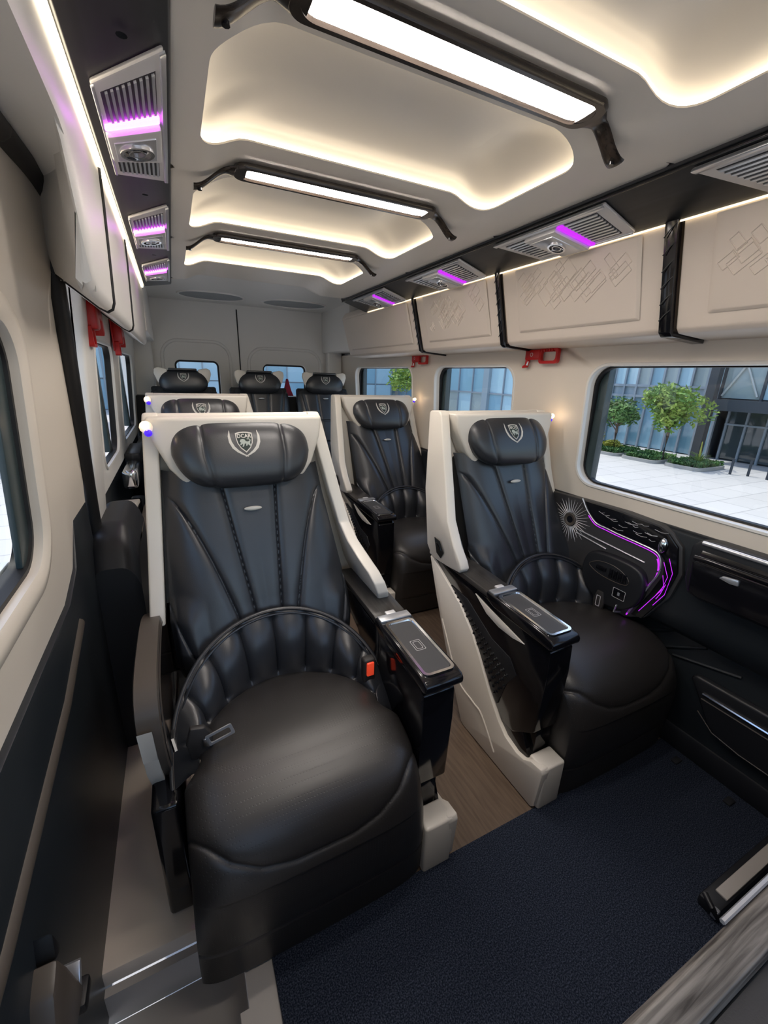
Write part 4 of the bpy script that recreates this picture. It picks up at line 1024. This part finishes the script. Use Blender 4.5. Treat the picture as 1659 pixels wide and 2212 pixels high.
# sunburst
cy,cz=C(1.235,.805)
sb=ringloop('sunburst_hub',[[(-.020-d,cy+r*math.cos(i*pi/12),cz+r*math.sin(i*pi/12)) for i in range(24)] for r,d in ((.030,0),(.028,.006),(.018,.004),(.014,.0))],'taupe',t)
mk('sunburst_core',[(-.022,cy+.018*math.cos(i*pi/12),cz+.018*math.sin(i*pi/12)) for i in range(24)],[tuple(range(24))],'gloss',t)
for k in range(34):
    a=k*2*pi/34; r1=.105 if k%2 else .090
    r1=min(r1,(.90-oz-cz)/max(math.sin(a),.01)) if math.sin(a)>0 else r1
    if r1<.035: continue
    d=Vector((0,math.cos(a),math.sin(a))); nn=Vector((0,-math.sin(a),math.cos(a)))
    c=Vector((-.0195,cy,cz)); w=.0022
    mk('sun_ray',[c+d*.032-nn*w,c+d*.032+nn*w,c+d*r1+nn*.0005,c+d*r1-nn*.0005,c+d*.045+Vector((-.003,0,0))],[(0,1,4),(1,2,4),(2,3,4),(3,0,4)],'silver',t,smooth=False)
for a,b in (((1.20,.775),(.87,.747)),((1.19,.758),(1.034,.738))):
    tube('silver_inlay_line',[(-.021,*C(*a)),(-.021,*C(*b))],.0032,'slat',t,n=6)
# raised button pod
pod=[(1.10,.690),(1.06,.722),(.96,.730),(.88,.722),(.845,.690),(.838,.62),(.862,.56),(.915,.52),(1.01,.515),(1.08,.56),(1.11,.62)]
pd=prism('control_pod',[C(*p) for p in [(q.x,q.y) for q in spline([(a,b,0) for a,b in pod],4,True)]],'x',-.050,-.010,'blackp',t,bevel=.010,seg=3)
rg=spline([(a,b,0) for a,b in ((1.075,.662),(1.03,.690),(.96,.694),(.905,.672),(.895,.645),(.93,.632),(1.0,.632),(1.05,.643))],4,True)
tube('pod_outline',[(-.0515,*C(p.x,p.y)) for p in rg],.0016,'taupe',pd,n=5,closed=True)
for k in range(4): box('switch_button',-.056,-.049,.905-oy+k*.020,.919-oy+k*.020,.642-oz,.680-oz,'gloss',pd,bevel=.002)
box('seat_adjust_switch',-.056,-.049,.995-oy,1.04-oy,.655-oz,.672-oz,'gloss',pd,bevel=.002)
bb=box('power_outlet',-.055,-.049,.895-oy,.945-oy,.572-oz,.610-oz,'gloss',pd,bevel=.003)
ringloop('outlet_frame',[[(-.0555,p[0]-oy,p[1]-oz) for p in rrect(.893+e,.947-e,.570+e,.612-e,.004,3)] for e in (0,.002)],'silver',pd)
box('outlet_icon',-.057,-.0555,.915-oy,.925-oy,.584-oz,.598-oz,'slat',pd,bevel=.001)
# belt on wall side
bt=thing('seat_belt_end','black seat belt clip hanging between the front right seat and the side console','belt',(1.585,.93,.55))
bt.location=(1.575,1.0,.52)
prism('clip',[(-.02,-.045),(.02,-.045),(.026,0),(.014,.045),(-.014,.045),(-.026,0)],'x',-.05,-.036,'belt',bt,bevel=.005)
ringloop('clip_slot',[[(-.051,p[0],p[1]) for p in rrect(-.010+e,.010-e,-.025+e,.025-e,.004,3)] for e in (0,.003)],'silver',bt)
tube('webbing',[(-.045,0,-.04),(-.04,.01,-.12)],.010,'belt',bt,n=6,flat=.3)

# glossy drop-down bin further forward on the wall
t=thing('wall_bin','glossy dark drop down bin with a small silver handle in the right wall','bin',(1.56,.45,.72))
oy,oz=.45,.72
prism('frame',[C(*p) for p in [(.722,.880),(.70,.905),(.66,.912),(.0,.912),(.0,.70),(.66,.70),(.70,.71),(.718,.76)]],'x',-.020,.05,'blackp',t,bevel=.010,seg=3)
prism('door_panel',[C(*p) for p in [(.700,.835),(.690,.728),(.660,.715),(.0,.715),(.0,.840),(.685,.846)]],'x',-.040,-.015,'gloss',t,bevel=.008,seg=3)
tube('rolled_edge',[(-.034,.245,.128),(-.038,.20,.132),(-.038,-.45,.132)],.010,'gloss',t,n=10)
tube('upper_lip',[(-.018,.24,.180),(-.022,.20,.182),(-.022,-.45,.182)],.008,'slat',t,n=8)
grid('scoop',24,8,lambda a,b:(lerp(-.012,-.034,b)+.0,lerp(.235,-.45,a),lerp(.172,.138,b)-.006*math.sin(b*pi)),'gloss',t)
hb=prism('handle',[(.150,.104),(.160,.092),(.128,.086),(.105,.088),(.108,.108)],'x',-.046,-.038,'slat',t,bevel=.003)
# ribs on the dark wall below, door pocket and chrome line
for a,b in (((.90,.478),(.775,.600)),((.794,.446),(.655,.600)),((.723,.449),(.515,.500))):
    pass
t=thing('door_card','dark lower wall panel with ribs and bright chrome line beside the front right seat','panel',(1.68,.5,.3))
oy,oz=.5,.3
prism('panel',[C(*p) for p in [(.96,.05),(.96,.44),(.88,.497),(-.6,.497),(-.6,.05)]],'x',-.012,.02,'darkclad',t,bevel=.006)
for a,b in (((.90,.40),(.76,.485)),((.81,.38),(.64,.480)),((.74,.385),(.52,.44))):
    tube('rib',[(-.014,*C(*a)),(-.014,*C(*b))],.006,'darkclad',t,n=6)
prism('pocket',[C(*p) for p in [(.655,.352),(.640,.372),(.0,.385),(-.4,.385),(-.4,.16),(.50,.165),(.56,.20),(.62,.30)]],'x',-.040,-.010,'blackp',t,bevel=.012,seg=3)
tube('chrome_line',[(-.043,*C(.60,.318)),(-.043,*C(.40,.318)),(-.043,*C(-.3,.318))],.0045,'chrome',t,n=6)
tube('chrome_line',[(-.041,*C(.60,.295)),(-.041,*C(.40,.295)),(-.041,*C(-.3,.295))],.0025,'taupe',t,n=6)
tube('pocket_seam',[(-.041,*C(.60,.24)),(-.041,*C(.54,.19)),(-.041,*C(.45,.175)),(-.041,*C(-.3,.17))],.002,'taupe',t,n=5)
# two small floor anchors
for k,(x,y) in enumerate(((1.60,.60),(1.60,.42))):
    tag(box('floor_anchor',x-.02,x+.02,y-.012,y+.012,.0102,.018,'blackp',bevel=.004),['small black floor anchor by the right wall, farther one','small black floor anchor by the right wall, nearer one'][k],'anchor','floor anchors on the mat')

# ---------------------------------------------------------------- wood trimmed console at the lower right corner
t=thing('wood_trimmed_partition','grey wood topped partition with black leather back in the lower right corner','partition',(.85,.0,0))
prism('wood_top',[(.108,.752),(.101,.758),(.072,.750),(.068,.735),(.10,.735)],'x',-.72,.80,'cwood',t,bevel=.002)
prism('front_panel',[(.098,.738),(.066,.732),(.030,.02),(.085,.02)],'x',-.715,.79,'blackp',t,bevel=.004)
tube('metal_edge',[(-.30,.110,.757),(.80,.110,.757)],.0035,'slat',t,n=6)
lb_=grid('leather_back',30,16,lambda a,b:(lerp(-.44,.80,a),.0665-.14*b,.742+.06*math.sin(b*pi/2)*sstep(0,.25,a)-.004),'leather',t)
# floor rail in front of it
t=thing('foot_rail','dark floor rail with grey insert half hidden behind the wood topped partition','rail',(1.30,.275,.011))
box('rail',-.13,.36,-.03,.022,0,.035,'blackp',t,bevel=.008)
box('insert',-.08,.35,-.024,.006,.034,.042,'greyfloor',t,bevel=.003)
tube('end_hook',[(-.13,-.03,.02),(-.145,-.015,.05),(-.13,.01,.055)],.008,'blackp',t,n=8)
box('end_plate',-.138,-.122,-.03,-.015,.012,.04,'slat',t,bevel=.003)

# ---------------------------------------------------------------- bottom left: door pull and hardware
t=thing('door_pull','beige and black door pull on the lower door trim in the bottom left corner','handle',(-.318,.62,.30))
prism('beige_cover',[(-.06,.16),(-.02,.18),(.0,.12),(.03,.0),(-.10,.0),(-.12,.05)],'x',-.002,.045,'taupe',t,bevel=.008)
prism('tip',[(-.015,.165),(.0,.215),(.012,.165),(.004,.15)],'x',0,.04,'rubber',t,bevel=.006)
prism('silver_plate',[(.035,-.005),(.060,.030),(.052,.036),(.022,.004)],'x',0,.04,'slat',t,bevel=.002)
box('clip',0,.05,.0,.05,-.03,-.004,'rubber',t,bevel=.006)
# black disc on the aisle floor under the second row
t=thing('cup_puck','round dark puck on the floor in the aisle beside the front right seat base','disc',(.885,1.80,0))
t.location=(.90,1.72,0)
ringloop('ring',[[(r*math.cos(i*pi/16),r*math.sin(i*pi/16),z) for i in range(32)] for r,z in ((.048,0),(.05,.015),(.040,.02),(.030,.016),(.018,.018),(.001,.018))],'greyp',t)

# ================================================================ EXTERIOR
GZ=-.75
gr=st(box('floor',-60,60,-30,90,GZ-.1,GZ,'paving',bevel=0)); gr.name='plaza_ground'
tag(box('paving_band',5.2,5.75,-20,60,GZ,GZ+.004,'path',bevel=0),'darker grey paving band running across the plaza outside the right windows','paving')
def clone_mesh(name, o, loc, parent, m=None, scale=None):
    c=bpy.data.objects.new(name,o.data); COL.objects.link(c); c.parent=parent; c.location=loc
    if scale: c.scale=scale
    return c
_unit={}
def unit(m):
    if m not in _unit:
        me=bpy.data.meshes.new('unit_'+m); v,f=boxdata(0,1,0,1,0,1); me.from_pydata(v,[],f); me.materials.append(M[m]); _unit[m]=me
    return _unit[m]
def ub(name,x0,x1,y0,y1,z0,z1,m,parent):
    c=bpy.data.objects.new(name,unit(m)); COL.objects.link(c); c.parent=parent; c.location=(x0,y0,z0); c.scale=(x1-x0,y1-y0,z1-z0); return c
rnd=random.Random(11)
def facade(root,x,y0,dy,cols,rows,zoff=0):
    for (z0,z1,mset,inset) in rows:
        for k in range(cols):
            ya=y0+k*dy; ub('pane',x+.02+inset,x+.06+inset,ya+.03,ya+dy-.03,z0+.03,z1-.03,rnd.choice(mset),root)
    for k in range(cols+1): ub('mullion',x-.06,x+.03,y0+k*dy-.03,y0+k*dy+.03,rows[0][0],rows[-1][1],'mull',root)
    for r in rows: ub('transom',x-.05,x+.03,y0,y0+cols*dy,r[1]-.04,r[1]+.04,'mull',root)
b=thing('glass_building','blue green glass office building with grey mullions seen through the right windows','building',(14.8,12,GZ))
X0=0.0
facade(b,0,-4.75,.45,13,[(0,1.75,['pane0','pane1','pane1','pane0'],0),(1.75,2.1,['span'],0),(2.1,3.6,['pane2','pane3','pane1','pane3','pane2'],0),(3.6,4.0,['span'],0),(4.0,6.0,['pane2','pane1'],0),(6.0,9.0,['pane1','pane2'],0)])
facade(b,0,1.1,1.25,22,[(0,1.45,['pane2','pane1','pane3'],0),(1.45,3.2,['pane1','pane2','pane2'],0),(3.2,5.6,['pane2','pane1'],0),(5.6,9.0,['pane1','pane2'],0)])
for k in range(6): ub('pier',-.16,.02,1.1+k*5.0-.22,1.1+k*5.0+.22,0,9,'span',b)
ub('core',.10,6,-4.75,28.6,0,9.0,'mulldark',b)
b2=thing('entrance_wing','dark steel framed glass entrance wing with canopy right of the trees','building',(14.6,7.12,GZ))
ub('column',-.72,-.50,-.12,.10,0,9,'mulldark',b2)
ub('canopy',-.7,.5,-14,.1,1.50,1.80,'mulldark',b2)
for k in range(26):
    ya=-.12-k*.50
    ub('pane',.40,.44,ya-.47,ya-.03,0.05,1.05,'panedark',b2); ub('pane',.40,.44,ya-.47,ya-.03,1.10,1.48,'panedark',b2)
    ub('mullion',.34,.42,ya-.03,ya+.02,0,1.5,'mull',b2)
for k in range(13):
    ya=-.12-k*1.0
    ub('pane',-.35,-.31,ya-.97,ya-.03,1.84,6,['pane3','pane2','pane3'][k%3],b2); ub('mullion',-.42,-.32,ya-.03,ya+.03,1.8,6,'mulldark',b2)
    if k%2==0:
        for sg in (0,1):
            o=tube('brace',[(-.40,ya-.05-.85*sg,1.9),(-.40,ya-.05-.85*(1-sg),3.6)],.03,'brace',b2,n=6)
ub('transom',.32,.42,-14,-.1,1.05,1.10,'mull',b2)
ub('core',.5,6,-14,0,0,6,'mulldark',b2)
for k in range(3): ub('door_handle',.30,.34,-1.5-k*1.05,-1.46-k*1.05,.3,.8,'silver',b2)
b3=thing('rear_glass_building','pale blue glass building behind the van seen through the rear windows','building',(-8,27,GZ))
for (z0,z1) in ((0,1.6),(1.6,3.2),(3.2,4.8),(4.8,6.6)):
    for k in range(18): ub('pane',k*1.2+.04,k*1.2+1.16,-.06,0,z0+.04,z1-.04,rnd.choice(['pane1','pane2','pane2']),b3)
for k in range(19): ub('mullion',k*1.2-.04,k*1.2+.04,-.12,0,0,6.6,'span',b3)
ub('core',0,21.6,.0,5,0,6.6,'mull',b3)
b4=thing('distant_office_block','pale office block behind the trees on the left of the van','building',(-9.5,17,GZ))
ub('wall',-8,6.5,.1,5,0,6.5,'span',b4)
for r in range(4):
    for k in range(12): ub('window',-7.8+k*1.2,-6.8+k*1.2,0,.1,.4+r*1.6,1.5+r*1.6,rnd.choice(['pane0','pane1']),b4)

def leaves(name,cen,rad,n,size,m,parent,seed=1,blobs=6):
    r=random.Random(seed); vs=[];fs=[]
    bl=[(Vector((r.uniform(-.55,.55)*rad[0],r.uniform(-.55,.55)*rad[1],r.uniform(-.5,.5)*rad[2])),r.uniform(.4,.62)) for _ in range(blobs)]+[(Vector((0,0,0)),.7)]
    for k in range(n):
        c,q=r.choice(bl)
        d=Vector((r.gauss(0,1),r.gauss(0,1),r.gauss(0,1))).normalized()*(r.random()**.4)
        p=Vector(cen)+c+Vector((d.x*rad[0]*q,d.y*rad[1]*q,d.z*rad[2]*q))
        a=Vector((r.gauss(0,1),r.gauss(0,1),r.gauss(0,.6))).normalized(); b_=a.cross(Vector((r.gauss(0,1),r.gauss(0,1),r.gauss(0,1)))).normalized()
        s_=size*r.uniform(.6,1.3); i=len(vs)
        vs+=[p-a*s_,p+b_*s_*.4,p+a*s_,p-b_*s_*.4]; fs.append((i,i+1,i+2,i+3))
    me=bpy.data.meshes.new(name); me.from_pydata(vs,[],fs)
    return link(name,me,parent,m)
def tree(x,y,h,rad,m,label,seed,n=1500,size=.07):
    t=thing('tree',label,'tree',(x,y,GZ),'street trees outside the van')
    tube('trunk',[(0,0,0),(.02,.01,h*.35),(-.01,0,h*.7)],[.055,.04,.02],'bark',t,n=8)
    for k in range(5):
        a=k*1.3+seed; tube('branch',[(0,0,h*.38+k*.06),(math.cos(a)*rad*.35,math.sin(a)*rad*.35,h*.55+k*.05),(math.cos(a)*rad*.7,math.sin(a)*rad*.7,h*.68+k*.06)],[.018,.012,.005],'bark',t,n=5)
    c=leaves('crown',(0,0,h*.70),(rad,rad,h*.34),n,size,m,t,seed,9); c['kind']='stuff'
    return t
tree(12.6,7.25,2.2,.86,'leaf','bright green young tree in the middle of the big right window',1,2600,.075)
tree(12.6,8.85,1.85,.80,'leafdark','darker green young tree left of the bright one in the big right window',2,2000,.07)
tree(12.9,10.6,1.95,.85,'leafdark','dark green tree at the left edge of the big right window',3,1800,.07)
tree(10.6,2.95,2.9,1.15,'leaf','bright tree branch crown cut by the right edge of the photo',4,2000,.08)
tree(-3.9,12.6,3.3,1.3,'leafdark','dark green tree seen through the sliding door window on the left',5,2600,.09)
tree(-5.2,10.6,3.9,1.4,'leaf','light green tree crown high at the left edge through the door window',6,2400,.09)
tree(12.4,21.5,3.2,1.6,'leaf','green tree far back seen through the rearmost right window',8,1600,.12)
def bed(x0,x1,y0,y1,label,m='leafdark',h=.16,n=1400,seed=1,size=.05):
    t=thing('planter_bed',label,'planter',((x0+x1)/2,(y0+y1)/2,GZ),'planting beds by the plaza')
    w,d=(x1-x0)/2,(y1-y0)/2
    ringloop('kerb',[[(p[0],p[1],z) for p in rrect(-w+e,w-e,-d+e,d-e,min(w,d)*.4,5)] for e,z in ((0,0),(0,.09),(.07,.09),(.07,.05))],'kerb',t)
    pts=[(p[0],p[1],.06) for p in rrect(-w+.06,w-.06,-d+.06,d-.06,min(w,d)*.38,5)]
    mk('soil',pts,[tuple(range(len(pts)))],'soil',t)
    r=random.Random(seed); vs=[];fs=[]
    for k in range(n):
        p=Vector((r.uniform(-w+.08,w-.08),r.uniform(-d+.08,d-.08),.05+h*r.random()**.6)); a=Vector((r.gauss(0,1),r.gauss(0,1),r.gauss(0,1))).normalized(); b_=a.cross(Vector((r.gauss(0,1),r.gauss(0,1),r.gauss(0,1)))).normalized(); i=len(vs)
        vs+=[p-a*size,p+b_*size*.45,p+a*size,p-b_*size*.45]; fs.append((i,i+1,i+2,i+3))
    me=bpy.data.meshes.new('ground_cover'); me.from_pydata(vs,[],fs); o=link('ground_cover',me,t,m); o['kind']='stuff'
    return t
bed(12.1,13.4,5.95,6.95,'low kerbed planting bed nearest the entrance',seed=1)
bed(12.0,13.3,7.1,8.2,'low kerbed planting bed under the bright young tree',seed=2)
bed(12.0,13.4,8.3,9.6,'low kerbed planting bed left of the bright young tree',seed=3)
bed(12.2,13.6,9.7,11.6,'low kerbed planting bed farthest along the building',seed=4)
def shrub(x,y,z,rad,h,m,label,seed,n=700,size=.05):
    o=leaves('shrub',(0,0,h*.5),(rad,rad,h*.6),n,size,m,None,seed,5); o.location=(x,y,z); return tag(o,label,'shrub','shrubs in the planting beds')
shrub(12.7,8.9,GZ+.08,.42,.32,'leafyel','low yellow shrub in front of the dark tree in the right window',11)
shrub(13.3,10.0,GZ+.08,.35,.62,'leafyel','taller yellow green shrub behind the low yellow one',12)
shrub(12.5,9.6,GZ+.08,.30,.22,'leafyel','small yellow shrub near the left edge of the right window',13)
t=thing('palm_plant','small spiky palm like plant at the end of the planting bed','plant',(12.7,6.35,GZ+.1))
for k in range(16):
    a=k*2.4; e=.25+.5*((k*7)%10)/10
    tube('frond',[(0,0,0),(math.cos(a)*.12,math.sin(a)*.12,.25*e+.12),(math.cos(a)*.30,math.sin(a)*.30,.45*e+.05)],[.012,.016,.003],'leaf',t,n=4,flat=.3)
tube('flower_spike',[(0,0,.1),(.0,.02,.62)],[.03,.012],'leafyel',t,n=6)
for k,(x,y) in enumerate(((12.7,5.55),(12.9,5.25),(12.9,4.85))):
    o=tag(tube('bollard',[(x,y,GZ),(x,y,GZ+.40)],.03,'mulldark',None,n=10),['leftmost thin dark bollard in front of the glass entrance','middle thin dark bollard in front of the glass entrance','rightmost thin dark bollard in front of the glass entrance'][k],'bollard','bollards at the entrance')
hg=thing('hedge','mixed green and brown hedge along the paving beyond the sliding door','hedge',(-4.6,11.9,GZ))
ub('kerb',-2.6,1.75,-.75,-.62,0,.10,'kerb',hg)
r=random.Random(5); vs=[];fs=[]
for k in range(5200):
    p=Vector((r.uniform(-2.6,1.7),r.uniform(-.6,.5),.05+.80*r.random()**.7)); a=Vector((r.gauss(0,1),r.gauss(0,1),r.gauss(0,1))).normalized(); b_=a.cross(Vector((r.gauss(0,1),r.gauss(0,1),r.gauss(0,1)))).normalized(); i=len(vs)
    vs+=[p-a*.07,p+b_*.035,p+a*.07,p-b_*.035]; fs.append((i,i+1,i+2,i+3))
me=bpy.data.meshes.new('foliage'); me.from_pydata(vs,[],fs); o=link('foliage',me,hg,'leafmix'); o['kind']='stuff'
